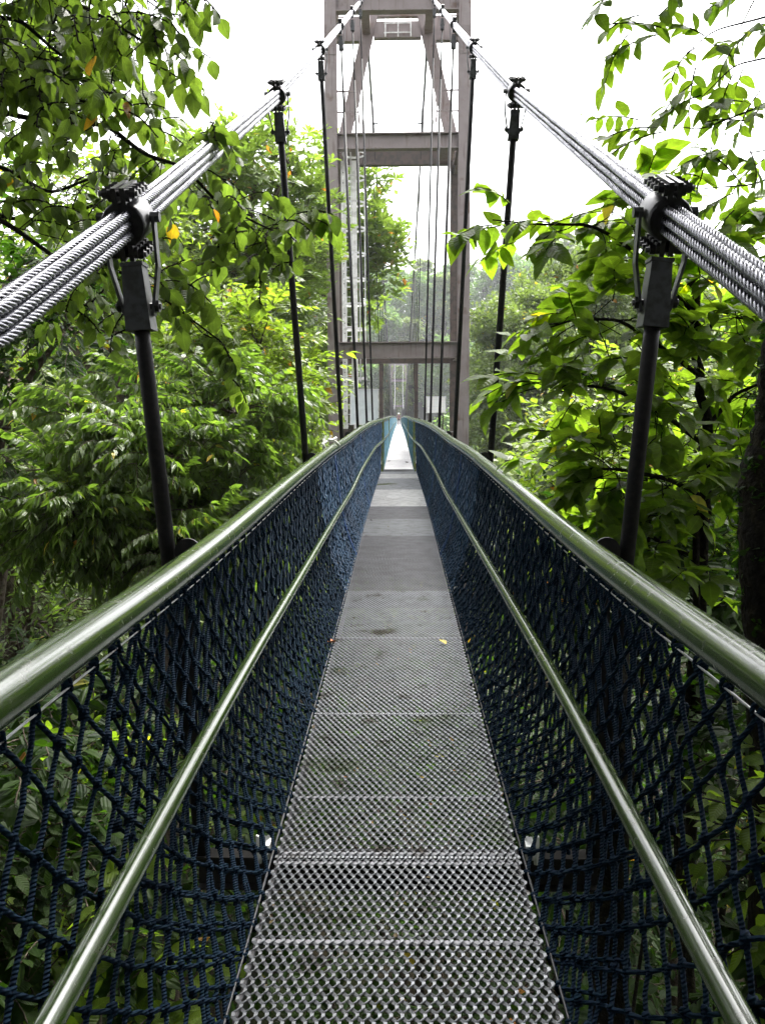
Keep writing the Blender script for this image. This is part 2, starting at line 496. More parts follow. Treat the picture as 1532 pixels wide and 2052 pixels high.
def make_ground():
    n = 200
    u = np.linspace(-1, 1, n)
    xs = np.sign(u) * (np.abs(u) ** 2.6) * 900
    ys = 40 + np.sign(u) * (np.abs(u) ** 2.3) * 1100
    X, Y = np.meshgrid(xs, ys)
    V = np.stack([X, Y, ground_z(X, Y)], -1).reshape(-1, 3)
    i = np.arange(n - 1)[:, None] * n + np.arange(n - 1)[None]
    q = np.stack([i, i + 1, i + n + 1, i + n], -1).reshape(-1, 4)
    mb = MB(); mb.add(V, q, smooth=True)
    tag(mb.build('ground', M['soil']), kind='structure')


make_ground()


# ------------------------------------------------------------------ leaves
def leaf_shape(lod, kind):
    """(u, v, halfwidth) rows of one leaf"""
    prof = {
        'oval': lambda u: np.sin(np.pi * u ** 0.85) ** 0.85,
        'heart': lambda u: np.where(u < 0.3, np.sqrt(u / 0.3) * 1.0, ((1 - u) / 0.7) ** 0.75 * (1 + 0.25 * np.sin((u - 0.3) / 0.7 * np.pi))),
        'lance': lambda u: np.sin(np.pi * u ** 0.75),
        'obov': lambda u: np.sin(np.pi * u ** 1.5) ** 0.8,
    }[kind]
    rows = {0: [0.12, 0.32, 0.55, 0.78, 0.92], 1: [0.25, 0.6], 2: [0.5]}[lod]
    vs = [(0, 0, 0)]
    for u in rows:
        h = float(prof(np.array(u)))
        vs += [(u, -1, h), (u, 0, 0), (u, 1, h)]
    vs.append((1, 0, 0))
    q, t = [], [[0, 2, 1], [0, 3, 2]]
    for k in range(len(rows) - 1):
        a = 1 + 3 * k
        q += [[a, a + 1, a + 4, a + 3], [a + 1, a + 2, a + 5, a + 4]]
    a = 1 + 3 * (len(rows) - 1)
    e = len(vs) - 1
    t += [[a, a + 1, e], [a + 1, a + 2, e]]
    if lod == 2:
        vs = [(0, 0, 0), (0.45, -1, 1), (0.45, 1, 1), (1, 0, 0)]
        q, t = [], [[0, 2, 1], [1, 2, 3]]
    return np.array(vs, float), np.array(q, int).reshape(-1, 4), np.array(t, int)


def leaves_mesh(mb, P, D, N, L, tint, lod, kind, wr, fold=0.18, bend=0.15, wav=0.0, m=0):
    vs, q, t = leaf_shape(lod, kind)
    k = len(P)
    D = unit(D)
    S = unit(np.cross(D, N)); N = np.cross(S, D)
    u = vs[:, 0][None, :, None]; v = vs[:, 1][None, :, None]; h = vs[:, 2][None, :, None]
    bend = (bend * rng.uniform(0.3, 1.9, k))[:, None, None]
    foldv = (fold * rng.uniform(0.2, 1.8, k))[:, None, None]
    wrv = (wr * rng.uniform(0.85, 1.15, k))[:, None, None]
    Lk = L[:, None, None]
    side = rng.uniform(-0.12, 0.12, k)[:, None, None]
    V = P[:, None] + Lk * (u * D[:, None] - bend * u ** 2 * N[:, None] + side * u ** 2 * S[:, None] + wrv * h * (v * S[:, None] + foldv * np.abs(v) * N[:, None]))
    if wav and lod == 0:
        V += Lk * h * np.abs(v) * wav * rng.uniform(-1, 1, (k, len(vs), 1)) * N[:, None]
    nv = len(vs)
    o = (np.arange(k) * nv)[:, None, None]
    base = mb.n
    mb.add(V.reshape(-1, 3), (q[None] + o).reshape(-1, 4) if len(q) else None, m=m, smooth=(lod == 0))
    mb.T.append(((t[None] + o).reshape(-1, 3).astype(np.int32) + base, m, lod == 0))
    tn = np.repeat(tint, nv)
    rb = np.tile(np.abs(vs[:, 1]) if lod < 2 else np.ones(nv), k)
    mb.attr.setdefault('tint', []).append((base, tn))
    mb.attr.setdefault('rib', []).append((base, rb))
    mb.attr.setdefault('along', []).append((base, np.tile(vs[:, 0] if lod == 0 else np.zeros(nv), k)))


def finish_leaves(mb, name, mats, parent):
    at_ = {}
    for k, lst in mb.attr.items():
        a = np.zeros(mb.n, np.float32)
        for b, v in lst:
            a[b:b + len(v)] = v
        at_[k] = a
    return mb.build(name, mats, parent, attrs=at_)


def spray(kind, seed):
    """unit spray along +x with z up: leaf bases, directions, normals, relative lengths, twig lines"""
    r = np.random.default_rng(seed)
    P, D, N, L, tw = [], [], [], [], []

    def lf(p, d, n, l):
        P.append(p); D.append(unit(np.array(d, float))); N.append(n); L.append(l)
    if kind == 'alt':
        k = 9
        pts = [A(s, 0.06 * math.sin(3 * s + seed), 0.10 * s - 0.30 * s * s) for s in np.linspace(0, 1, 6)]
        tw.append(pts)
        for i in range(k):
            s = 0.2 + 0.8 * i / (k - 1)
            p = A(s, 0.06 * math.sin(3 * s + seed), 0.10 * s - 0.30 * s * s)
            sg = 1 if i % 2 else -1
            d = A(0.65, sg * (0.9 if i < k - 1 else 0.1), -0.25) + r.normal(0, 0.28, 3)
            lf(p, d, A(0, 0, 1) + r.normal(0, 0.3, 3), r.uniform(0.7, 1.1))
    elif kind == 'heart':
        k = 8
        f = lambda s: A(s, 0.10 * math.sin(2.5 * s + seed), 0.12 * s - 0.42 * s * s)
        tw.append([f(s) for s in np.linspace(0, 1, 6)])
        for i in range(k):
            s = 0.15 + 0.85 * i / (k - 1)
            sg = 1 if i % 2 else -1
            p0 = f(s)
            pet = A(0.25, sg * 0.6, -0.3) * 0.10
            d = A(0.32, sg * 0.35, -1.0) + r.normal(0, 0.33, 3)
            tw.append([p0, p0 + pet])
            lf(p0 + pet, d, A(r.normal(), r.normal(), 0.35), r.uniform(0.65, 1.15))
    elif kind == 'pinnate':
        for b in range(3):
            az = (b - 1) * 0.75 + r.normal(0, 0.12)
            ca, sa = math.cos(az), math.sin(az)
            f = lambda s: A(ca * s, sa * s, 0.22 * s - 0.55 * s * s)
            tw.append([f(s) for s in np.linspace(0, 1, 6)])
            k = 9
            for i in range(k):
                s = 0.18 + 0.82 * i / (k - 1)
                for sg in (-1, 1):
                    side = A(-sa, ca, 0) * sg
                    d = A(ca, sa, 0) * 0.35 + side * 0.55 + A(0, 0, -0.75) + r.normal(0, 0.13, 3)
                    lf(f(s), d, side * 0.6 + A(0, 0, 0.7) + r.normal(0, 0.15, 3), r.uniform(0.8, 1.1))
    elif kind == 'rosette':
        for b in range(3):
            c = A(0.55, 0, 0) + r.normal(0, 0.28, 3) * A(1, 1, 0.7) if b else A(0.8, 0, 0.1)
            tw.append([A(0, 0, 0), c * 0.5 + A(0, 0, -0.05), c])
            for i in range(9):
                a = i * 2 * math.pi / 9 + r.uniform(-0.25, 0.25)
                d = A(math.cos(a), math.sin(a), r.uniform(0.05, 0.8))
                lf(c, d, A(-math.cos(a) * 0.4, -math.sin(a) * 0.4, 1), r.uniform(0.7, 1.1))
    elif kind == 'tuft':
        for i in range(14):
            p = r.normal(0, 0.32, 3) * A(1, 1, 0.6)
            lf(p, r.normal(0, 1, 3) * A(1, 1, 0.8) + A(0.3, 0, -0.1), r.normal(0, 0.6, 3) + A(0, 0, 1), r.uniform(0.7, 1.2))
    return np.array(P), np.array(D), unit(np.array(N)), np.array(L), tw


SPR = {k: [spray(k, s) for s in range(6)] for k in ('alt', 'heart', 'pinnate', 'rosette', 'tuft')}


def sprays_into(mb, C, AX, size, leafL, kind, lod, shape, wr, tint0=0.5, tspread=0.28, fold=0.18, bend=0.15, twig_r=0.004, acc=0.02, wav=0.0, mtw=1):
    """place sprays at C pointing along AX"""
    k = len(C)
    AX = unit(AX)
    up = A(0, 0, 1) + rng.normal(0, 0.15, (k, 3))
    Yv = unit(np.cross(up, AX)); Zv = np.cross(AX, Yv)
    Rm = np.stack([AX, Yv, Zv], -1)
    which = rng.integers(0, 6, k)
    size = np.broadcast_to(np.asarray(size, float), (k,)) * rng.uniform(0.75, 1.25, k)
    tb = rng.normal(tint0, 0.14, k)
    for w in range(6):
        ix = np.where(which == w)[0]
        if not len(ix):
            continue
        P, D, N, L, tw = SPR[kind][w]
        PP = C[ix][:, None] + np.einsum('kij,mj->kmi', Rm[ix], P) * size[ix][:, None, None]
        DD = np.einsum('kij,mj->kmi', Rm[ix], D)
        NN = np.einsum('kij,mj->kmi', Rm[ix], N)
        n = PP.shape[0] * PP.shape[1]
        LL = np.tile(L, len(ix)) * leafL * rng.uniform(0.75, 1.2, n)
        t = np.clip(np.repeat(tb[ix], len(P)) + rng.normal(0, tspread * 0.6, n), 0.0, 0.93)
        t = np.where(rng.random(n) < acc, rng.uniform(0.97, 1.0, n), t)
        DD = DD.reshape(-1, 3) + rng.normal(0, 0.12, (n, 3))
        leaves_mesh(mb, PP.reshape(-1, 3), DD, NN.reshape(-1, 3), LL, t, lod, shape, wr, fold, bend, wav)
        if lod < 2 and twig_r > 0:
            for line in tw:
                ln = np.array(line)
                W = C[ix][:, None] + np.einsum('kij,mj->kmi', Rm[ix], ln) * size[ix][:, None, None]
                for s in range(len(ln) - 1):
                    mb.segs(W[:, s], W[:, s + 1], twig_r, 3, m=mtw)


def clump_points(clumps, n, sub, outward=0.55, tight=0.33):
    """spray spots gathered in sub-clumps inside a few ellipsoids; returns points, outward axes and the sub-clump centres"""
    cl = np.array(clumps, float)
    vol = cl[:, 3] * cl[:, 4] * cl[:, 5]
    pr = vol ** 0.75; pr /= pr.sum()
    e = rng.choice(len(cl), sub, p=pr)
    d = unit(rng.normal(0, 1, (sub, 3)))
    rad = rng.random(sub) ** outward
    SC = cl[e, :3] + d * rad[:, None] * cl[e, 3:6]
    s = rng.integers(0, sub, n)
    sr = np.mean(cl[:, 3:6], 1)[e][s] * tight
    off = unit(rng.normal(0, 1, (n, 3))) * (rng.random((n, 1)) ** 0.45)
    P = SC[s] + off * sr[:, None] * A(1, 1, 0.75)
    ax = off + 0.8 * unit(P - cl[e[s], :3]) + A(0, 0, 0.15)
    ax[:, 2] = np.clip(ax[:, 2], -0.6, 0.7)
    return P, ax, SC, e


def limb(mb, a, b, r0, r1, n=7, jit=0.06, sag=0.1, sides=6, m=0):
    a, b = np.array(a, float), np.array(b, float)
    L = np.linalg.norm(b - a)
    s = np.linspace(0, 1, n)[:, None]
    P = a + (b - a) * s
    P[:, 2] += sag * L * np.sin(s[:, 0] * math.pi)
    P[1:-1] += rng.normal(0, jit * L / n, (n - 2, 3))
    mb.tube(P, np.linspace(r0, r1, n), sides, cap=False, m=m)
    return P


def C(px, py, Y, rx, ry, rd=None):
    """ellipsoid seen at px,py with pixel radii rx, ry at distance Y"""
    p = at(px, py, Y)
    k = Y / 1742.0
    return (p[0], p[1], p[2], rx * k, (rd if rd else rx * k), ry * k)


def tree(name, label, cat, base, clumps, n, sub, size, leafL, kind, lod, shape, wr, lm, bark='bark', tr=0.12, group=None, tint0=0.5, acc=0.01,
         fold=0.18, bend=0.15, twig_r=0.004, tight=0.33, outward=0.55, top=None, wav=0.0, trunk=True):
    global rng
    rng = np.random.default_rng(zlib.crc32((name + label + str(len(clumps))).encode()))
    base = np.array(base, float)
    t = thing(name, label, cat, base, group)
    P, ax, SC, e = clump_points(clumps, n, sub, outward, tight)
    mb = MB()
    sprays_into(mb, P, ax, size, leafL, kind, lod, shape, wr, tint0, 0.28, fold, bend, twig_r, acc, wav)
    finish_leaves(mb, 'crown', [M[lm], M[bark]], t)
    if trunk:
        cl = np.array(clumps, float)
        if top is None:
            top = cl[:, :3].mean(0) + A(0, 0, 0.3 * cl[:, 5].mean())
        tb = MB()
        H = np.array(top, float) - base
        tp = limb(tb, base - A(0, 0, 0.3), top, tr, tr * 0.35, 12, 0.10, 0.0, 9)
        for c in cl:
            z = np.clip((c[2] - 0.5 * c[5] - base[2]) / max(H[2], 0.1), 0.15, 0.9)
            st = tp[int(z * 10)]
            lp = limb(tb, st, c[:3], tr * 0.45, tr * 0.16, 8, 0.12, 0.08, 6)
        for i in range(min(sub, 60)):
            c = cl[e[i]]
            limb(tb, c[:3], SC[i], tr * 0.16, tr * 0.05, 6, 0.12, 0.06, 5)
        tb.build('trunk', M[bark], t)
    return t


# ------------------------------------------------------------------ footbridge
bridge = thing('footbridge', 'narrow suspended footbridge with metal mesh deck, green pipe rails and navy rope netting', 'footbridge', (0, 0, 0))


def expanded_panel(y0, y1, hw, mi, flip):
    """expanded metal sheet: zigzag strands with tilted blades"""
    cw, cl_ = 0.0285, 0.062
    mb = MB()
    ny = int(round((y1 - y0) / (cl_ / 2)))
    nx = int(round(2 * hw / cw))
    cw = 2 * hw / nx
    ys = np.linspace(y0, y1, ny + 1)
    dz = deck_z(ys)
    P0, P1, sg = [], [], []
    for j in range(ny):
        for i in range(nx + 1):
            x0 = -hw + i * cw
            # nodes sit at x0 on even rows, at x0 +- cw/2 on odd rows
            if j % 2 == 0:
                for s in (-1, 1):
                    x1 = x0 + s * cw / 2
                    if abs(x1) <= hw + 1e-4:
                        P0.append((x0, ys[j], dz[j])); P1.append((x1, ys[j + 1], dz[j + 1])); sg.append(s)
            else:
                for s in (-1, 1):
                    x1 = x0 + s * cw / 2
                    if abs(x1) <= hw + 1e-4:
                        P0.append((x1, ys[j], dz[j])); P1.append((x0, ys[j + 1], dz[j + 1])); sg.append(-s)
    P0, P1, sg = np.array(P0), np.array(P1), np.array(sg)
    # the bonds: short stretches along the walkway where two strands run side by side
    bond = A(0, 0.0075, 0)
    P0 = P0 + bond; P1 = P1 - bond
    B = np.concatenate([P0 - bond, P1 + bond])
    B = np.unique(np.round(B, 4), axis=0)
    wb, tb_ = 0.0046, 0.0012
    bo = np.array([[-wb, -0.0085, -tb_], [wb, -0.0085, -tb_], [wb, 0.0085, -tb_], [-wb, 0.0085, -tb_], [-wb, -0.0085, tb_ - .001], [wb, -0.0085, tb_ + .0006], [wb, 0.0085, tb_ + .0006], [-wb, 0.0085, tb_ - .001]])
    VB = B[:, None] + bo[None]
    qb = np.array([[0, 3, 2, 1], [4, 5, 6, 7], [0, 1, 5, 4], [1, 2, 6, 5], [2, 3, 7, 6], [3, 0, 4, 7]])[None] + (np.arange(len(B)) * 8)[:, None, None]
    mb.add(VB.reshape(-1, 3), qb.reshape(-1, 4))
    P1 = P1 + rng.normal(0, 0.0004, P1.shape) * A(1, 1, 0.6)
    tilt = R(24) * flip
    a = A(math.cos(tilt), 0, math.sin(tilt)) * 0.0056
    b = A(-math.sin(tilt), 0, math.cos(tilt)) * 0.0014
    off = np.array([-a - b, a - b, a + b, -a + b])
    # opposite families lean slightly differently so the bonds stand proud
    V = np.concatenate([P0[:, None] + off[None], P1[:, None] + off[None]], 1)
    V[:, :, 2] += (0.0009 * sg)[:, None]
    k = len(P0)
    q = np.array([[0, 1, 5, 4], [1, 2, 6, 5], [2, 3, 7, 6], [3, 0, 4, 7]])[None] + (np.arange(k) * 8)[:, None, None]
    mb.add(V.reshape(-1, 3), q.reshape(-1, 4))
    return mb.build('deck_panel', M[mi], bridge)


kinds = ['grate', 'grate', 'grate', 'grate', 'grate2', 'grate2', 'grate', 'grate2', 'grate3', 'grate3', 'grate', 'grate', 'grate3', 'grate']  # panel tones put the reflections of differing tilts into the colour
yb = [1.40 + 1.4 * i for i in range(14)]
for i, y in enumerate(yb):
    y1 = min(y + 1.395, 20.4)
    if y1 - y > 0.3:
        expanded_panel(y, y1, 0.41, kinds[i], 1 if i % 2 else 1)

# support bars under the mesh, edge channels, crossbeams at the hangers
sb = MB()
for y in [1.9, 2.33, 2.77, 2.83, 3.27, 4.2, 5.6, 7.0, 8.4, 9.8, 11.2, 12.6]:
    sb.box((0, y, float(deck_z(y)) - 0.0075), (0.80, 0.022, 0.006))
sb.build('support_bars', M['grate2'], bridge)['kind'] = 'stuff'
for s in (-1, 1):
    ch = MB()
    yy = np.arange(0.8, 20.5, 0.35)
    for a, b in zip(yy[:-1], yy[1:]):
        ch.beam((s * 0.405, a, deck_z(a) - 0.05), (s * 0.405, b, deck_z(b) - 0.05), 0.012, 0.07)
    P = np.stack([np.full(60, s * 0.425), np.linspace(0.8, 20.4, 60), deck_z(np.linspace(0.8, 20.4, 60)) + 0.004], -1)
    ch.tube(P, 0.0045, 5)
    ch.build('edge_channel', M['clamp'], bridge)

HY = [2.9 + 4.2 * i for i in range(6)]
HY_FAR = [32.3 + 4.2 * i for i in range(41)]
for y in [-1.3] + HY:
    cb = MB()
    z = float(deck_z(y))
    cb.hbeam((-0.70, y, z - 0.10), (0.70, y, z - 0.10), 0.07, 0.12, 0.008, side=(0, 1, 0))
    o = cb.build('crossbeam', M['iron'], bridge)
    for s in (-1, 1):
        br = MB()
        br.box((s * 0.455, y - 0.03, z - 0.005), (0.03, 0.07, 0.05))
        br.tube([(s * 0.455, y - 0.09, z + 0.0), (s * 0.455, y + 0.03, z + 0.0)], 0.012, 6, smooth=False)
        br.tube([(s * 0.478, y - 0.05, z - 0.05), (s * 0.478, y - 0.05, z + 0.05)], 0.01, 6, smooth=False)
        br.build('bolt', M['white'], o)

# slatted landing and main span deck
for i, y in enumerate(np.arange(20.45, 205, 2.1)):
    mb = MB()
    y1 = y + 2.09
    ns = 14 if y < 60 else 5
    ed = np.linspace(y, y1, ns + 1)
    for a, b in zip(ed[:-1], ed[1:]):
        c = (a + b) / 2
        mb.box((0, c, float(deck_z(c)) + 0.012), (0.70, (b - a) * 0.93, 0.03))
    if i == 0:
        mb.box((0, y - 0.02, float(deck_z(y)) + 0.02), (0.72, 0.03, 0.07))
    mb.build('deck_panel', M['slat'], bridge)

# rails
ys_near = np.concatenate([np.arange(-1.5, 21, 0.12), np.arange(21, 60, 0.6), np.arange(60, 207, 2.0)])
for s in (-1, 1):
    P = np.stack([s * rail_x(ys_near), ys_near, rail_z(ys_near)], -1)
    rr = np.where(ys_near < 60, 0.0425, 0.05)
    mb = MB(); mb.tube(P, rr, 20)
    hr = mb.build('handrail', M['rail'], bridge)
    jn = MB()
    for y in (3.2, 9.2, 15.2):
        q = A(s * rail_x(y), y, rail_z(y)); d = A(s * (rail_x(y + .02) - rail_x(y)), 0.02, rail_z(y + .02) - rail_z(y))
        jn.tube([q - d * 0.1, q + d * 0.1], 0.0428, 20)
    jn.build('joint_seam', M['clamp'], hr)
    P = np.stack([s * mid_x(ys_near), ys_near, mid_z(ys_near)], -1)
    mb = MB(); mb.tube(P, np.where(ys_near < 60, 0.0235, 0.03), 14)
    mb.build('lower_rail', M['rail'], bridge)
    # wire under the handrail that carries the net
    yw = ys_near[ys_near < 60]
    wr_ = MB()
    for k in (-1, 0, 1):
        P = np.stack([s * (rail_x(yw) + 0.006 * k), yw, rail_z(yw) - 0.072 - 0.004 * k], -1)
        wr_.tube(P, 0.0022, 5)
    wr_.build('net_wire', M['galv'], bridge)
    # short ties from wire to rail
    for y in (2.9, 7.1, 11.3, 15.5, 19.7):
        pl = MB()
        c = A(s * (rail_x(y) + 0.055), y - 0.02, rail_z(y) - 0.045)
        n = 14
        a = np.linspace(-0.15 * math.pi, 1.15 * math.pi, n)
        ring = np.stack([0.045 * np.cos(a), 0 * a, 0.05 + 0.045 * np.sin(a)], -1)
        ring = np.concatenate([[[0.05, 0, -0.10]], ring, [[-0.05, 0, -0.10]]])
        m_ = len(ring)
        V = np.concatenate([ring + c - A(0, 0.006, 0), ring + c + A(0, 0.006, 0)])
        q = [[i, (i + 1) % m_, m_ + (i + 1) % m_, m_ + i] for i in range(m_)]
        pl.add(V, q)
        pl.add(np.concatenate([V, [c - A(0, 0.006, 0), c + A(0, 0.006, 0)]]), None,
               [[2 * m_, (i + 1) % m_, i] for i in range(m_)] + [[2 * m_ + 1, m_ + i, m_ + (i + 1) % m_] for i in range(m_)])
        pl.beam(c + A(0, 0, -0.08), A(s * 0.70, y - 0.02, deck_z(y) - 0.06), 0.03, 0.008)
        pl.build('bracket', M['dark_steel'], bridge)

# olive posts at the tower landing
for s in (-1, 1):
    for y in (20.6, 33.0):
        p = MB()
        p.hbeam((s * 0.372, y, deck_z(y) - 0.05), (s * 0.372, y, rail_z(y) + 0.02), 0.06, 0.05, 0.008, side=(1, 0, 0))
        p.box((s * 0.372, y, float(deck_z(y)) + 0.03), (0.11, 0.09, 0.02))
        p.build('rail_post', M['post'], bridge)


# rope netting
def net_point(s, y, t, sag=1.0):
    """t = 0 at the wire under the rail, 1 at the deck edge"""
    xr, zr = rail_x(y), rail_z(y) - 0.072
    w = np.where(y < 20.4, 0.425, 0.36)
    zd = deck_z(y) - 0.005
    x = xr + (w - xr) * t ** 1.15
    bul = 0.035 * sag * np.sin(math.pi * t ** 1.5) * np.interp(y, [0, 12, 20, 30], [1, 0.7, 0.15, 0.1])
    z = zr + (zd - zr) * (t + 0.10 * np.sin(math.pi * t) * np.interp(y, [0, 12, 20], [1, 0.5, 0]))
    return np.stack([s * (x + bul), y, z], -1)


def net(s, ya, yb, w, rows, r, knots, n, mname, jit, arcs, out=0.0):
    mb = MB()
    cols = int((yb - ya) / (w / 2))
    jy = rng.normal(0, jit, (cols + 1, rows + 1)) ; jt = rng.normal(0, jit * 0.8, (cols + 1, rows + 1)); jx = rng.normal(0, jit * 1.2, (cols + 1, rows + 1))
    jt[:, 0] = 0; jt[:, -1] = 0
    I, J = np.meshgrid(np.arange(cols + 1), np.arange(rows + 1), indexing='ij')
    Yv = ya + I * w / 2 + jy
    T = np.clip(J / rows + jt, 0, 1)
    P = net_point(s, Yv.reshape(-1), T.reshape(-1)).reshape(cols + 1, rows + 1, 3)
    P[..., 0] += jx * (J > 0) * (J < rows) + s * out * np.sin(math.pi * np.clip(J / rows * 1.3, 0, 1))
    a0, a1 = [], []
    for di in (-1, 1):
        ok = ((I + J) % 2 == 0) & (J < rows) & (I + di >= 0) & (I + di <= cols)
        ii, jj = I[ok], J[ok]
        a0.append(P[ii, jj]); a1.append(P[ii + di, jj + 1])
    a0 = np.concatenate(a0); a1 = np.concatenate(a1)
    if arcs:
        mid = (a0 + a1) / 2 + rng.normal(0, 0.0022, a0.shape)
        q1 = a0 * 0.5 + mid * 0.5 + rng.normal(0, 0.0015, a0.shape)
        mb.segs(a0, q1, r, n); mb.segs(q1, mid, r, n); mb.segs(mid, a1, r, n)
    else:
        mb.segs(a0, a1, r, n)
    if knots:
        ok = ((I + J) % 2 == 0)
        K = P[ok]
        mb.blobs(K, np.array([2.1, 2.6, 2.9]) * r * 1.0 * rng.uniform(0.85, 1.25, (len(K), 1)))
        if knots > 1:
            mb.blobs(K + rng.normal(0, 0.006, K.shape), np.array([1.6, 1.9, 1.8]) * r)
    if arcs:   # loops over the wire
        ok = ((I % 2 == 0) & (J == 0))
        top = P[ok]
        for q in top:
            a = np.linspace(0, 2 * math.pi, 9)
            ring = np.stack([q[0] + 0.009 * np.cos(a), q[1] + 0 * a + 0.012 * np.sin(a * 0.5), q[2] + 0.006 + 0.016 * np.sin(a)], -1)
            mb.tube(ring, r * 0.9, 5, cap=False)
    o = mb.build('rope_net', M[mname], bridge)
    return o


for s in (-1, 1):
    o = net(s, -0.6, 6.9, 0.15, 16, 0.0054, 2, 6, 'net', 0.0035, True)
    o2 = net(s, 6.9, 20.4, 0.13, 18, 0.0070, 1, 4, 'net_mid', 0.0035, False)
    net(s, 1.93, 20.3, 0.14, 17, 0.0056, 1, 4, 'net', 0.004, False, out=0.05)
    o3 = net(s, 20.5, 62, 0.17, 10, 0.007, 0, 3, 'net_far', 0.003, False)
    o4 = net(s, 62, 205, 0.45, 5, 0.014, 0, 3, 'net_far', 0.0, False)
    for y in (8.6, 12.6, 19.2):
        se = MB()
        t = np.linspace(0, 1, 26)
        for k in range(3):
            P = net_point(s, np.full(26, y) + 0.035 * np.sin(t * 55 + k * 2) + 0.03 * (k - 1), t)
            P[:, 0] -= s * 0.01
            se.tube(P, 0.007, 5)
        se.build('net_lacing', M['seam'], bridge)
    # bottom lacing cord
    yy = np.arange(-0.5, 20.4, 0.05)
    P = np.stack([s * (0.428 + 0.006 * np.sin(yy * 40)), yy, deck_z(yy) + 0.006 * np.cos(yy * 40)], -1)
    lc = MB(); lc.tube(P, 0.004, 5); lc.build('net_cord', M['net'], bridge)


# ------------------------------------------------------------------ main cables (four wire ropes each)
def wire_rope(mb, P, r, strands, pitch, near_n):
    """a rope of helical strands along path P (fine points)"""
    T = unit(np.gradient(P, axis=0))
    up = A(0, 0, 1)
    U = unit(np.cross(up, T)); W = np.cross(T, U)
    s = np.concatenate([[0], np.cumsum(np.linalg.norm(np.diff(P, axis=0), axis=1))])
    rs = r * 0.34
    for k in range(strands):
        a = 2 * math.pi * (s / pitch + k / strands)
        Q = P + (r - rs) * (np.cos(a)[:, None] * U + np.sin(a)[:, None] * W)
        mb.tube(Q, rs, near_n, cap=False)


for s, lab in ((-1, 'thick bundle of twisted steel ropes rising to the tower on the left side'), (1, 'thick bundle of twisted steel ropes rising to the tower on the right side')):
    cab = thing('main_cable', lab, 'cable', (s * 0.9, 0, 0), 'main suspension cables of the footbridge')
    for (ox, oz) in ((-0.017, -0.031), (0.017, -0.031), (-0.017, 0.0), (0.017, 0.0), (-0.017, 0.031), (0.017, 0.031)):
        mb = MB()
        yn = np.arange(0.3, 12.0, 0.022)
        # smooth height between hangers
        def path(y):
            zz = cable_z(y)
            return np.stack([s * cable_x(y) + ox, y, zz + oz * 1.1], -1)
        wire_rope(mb, path(yn), 0.0158, 6, 0.15, 6)
        yf = np.concatenate([np.arange(-7.5, 0.32, 0.6), [0.32]])
        mb.tube(path(yf), 0.0158, 8)
        yf = np.arange(11.98, TOWER_Y + 0.01, 0.7)
        wire_rope(mb, path(np.arange(11.98, 27.5, 0.08)), 0.0155, 5, 0.28, 4)
        yf = np.linspace(TOWER_Y, FAR_Y, 70)
        mb.tube(path(yf), 0.024, 6)
        mb.build('rope', M['rope_wire'], cab)


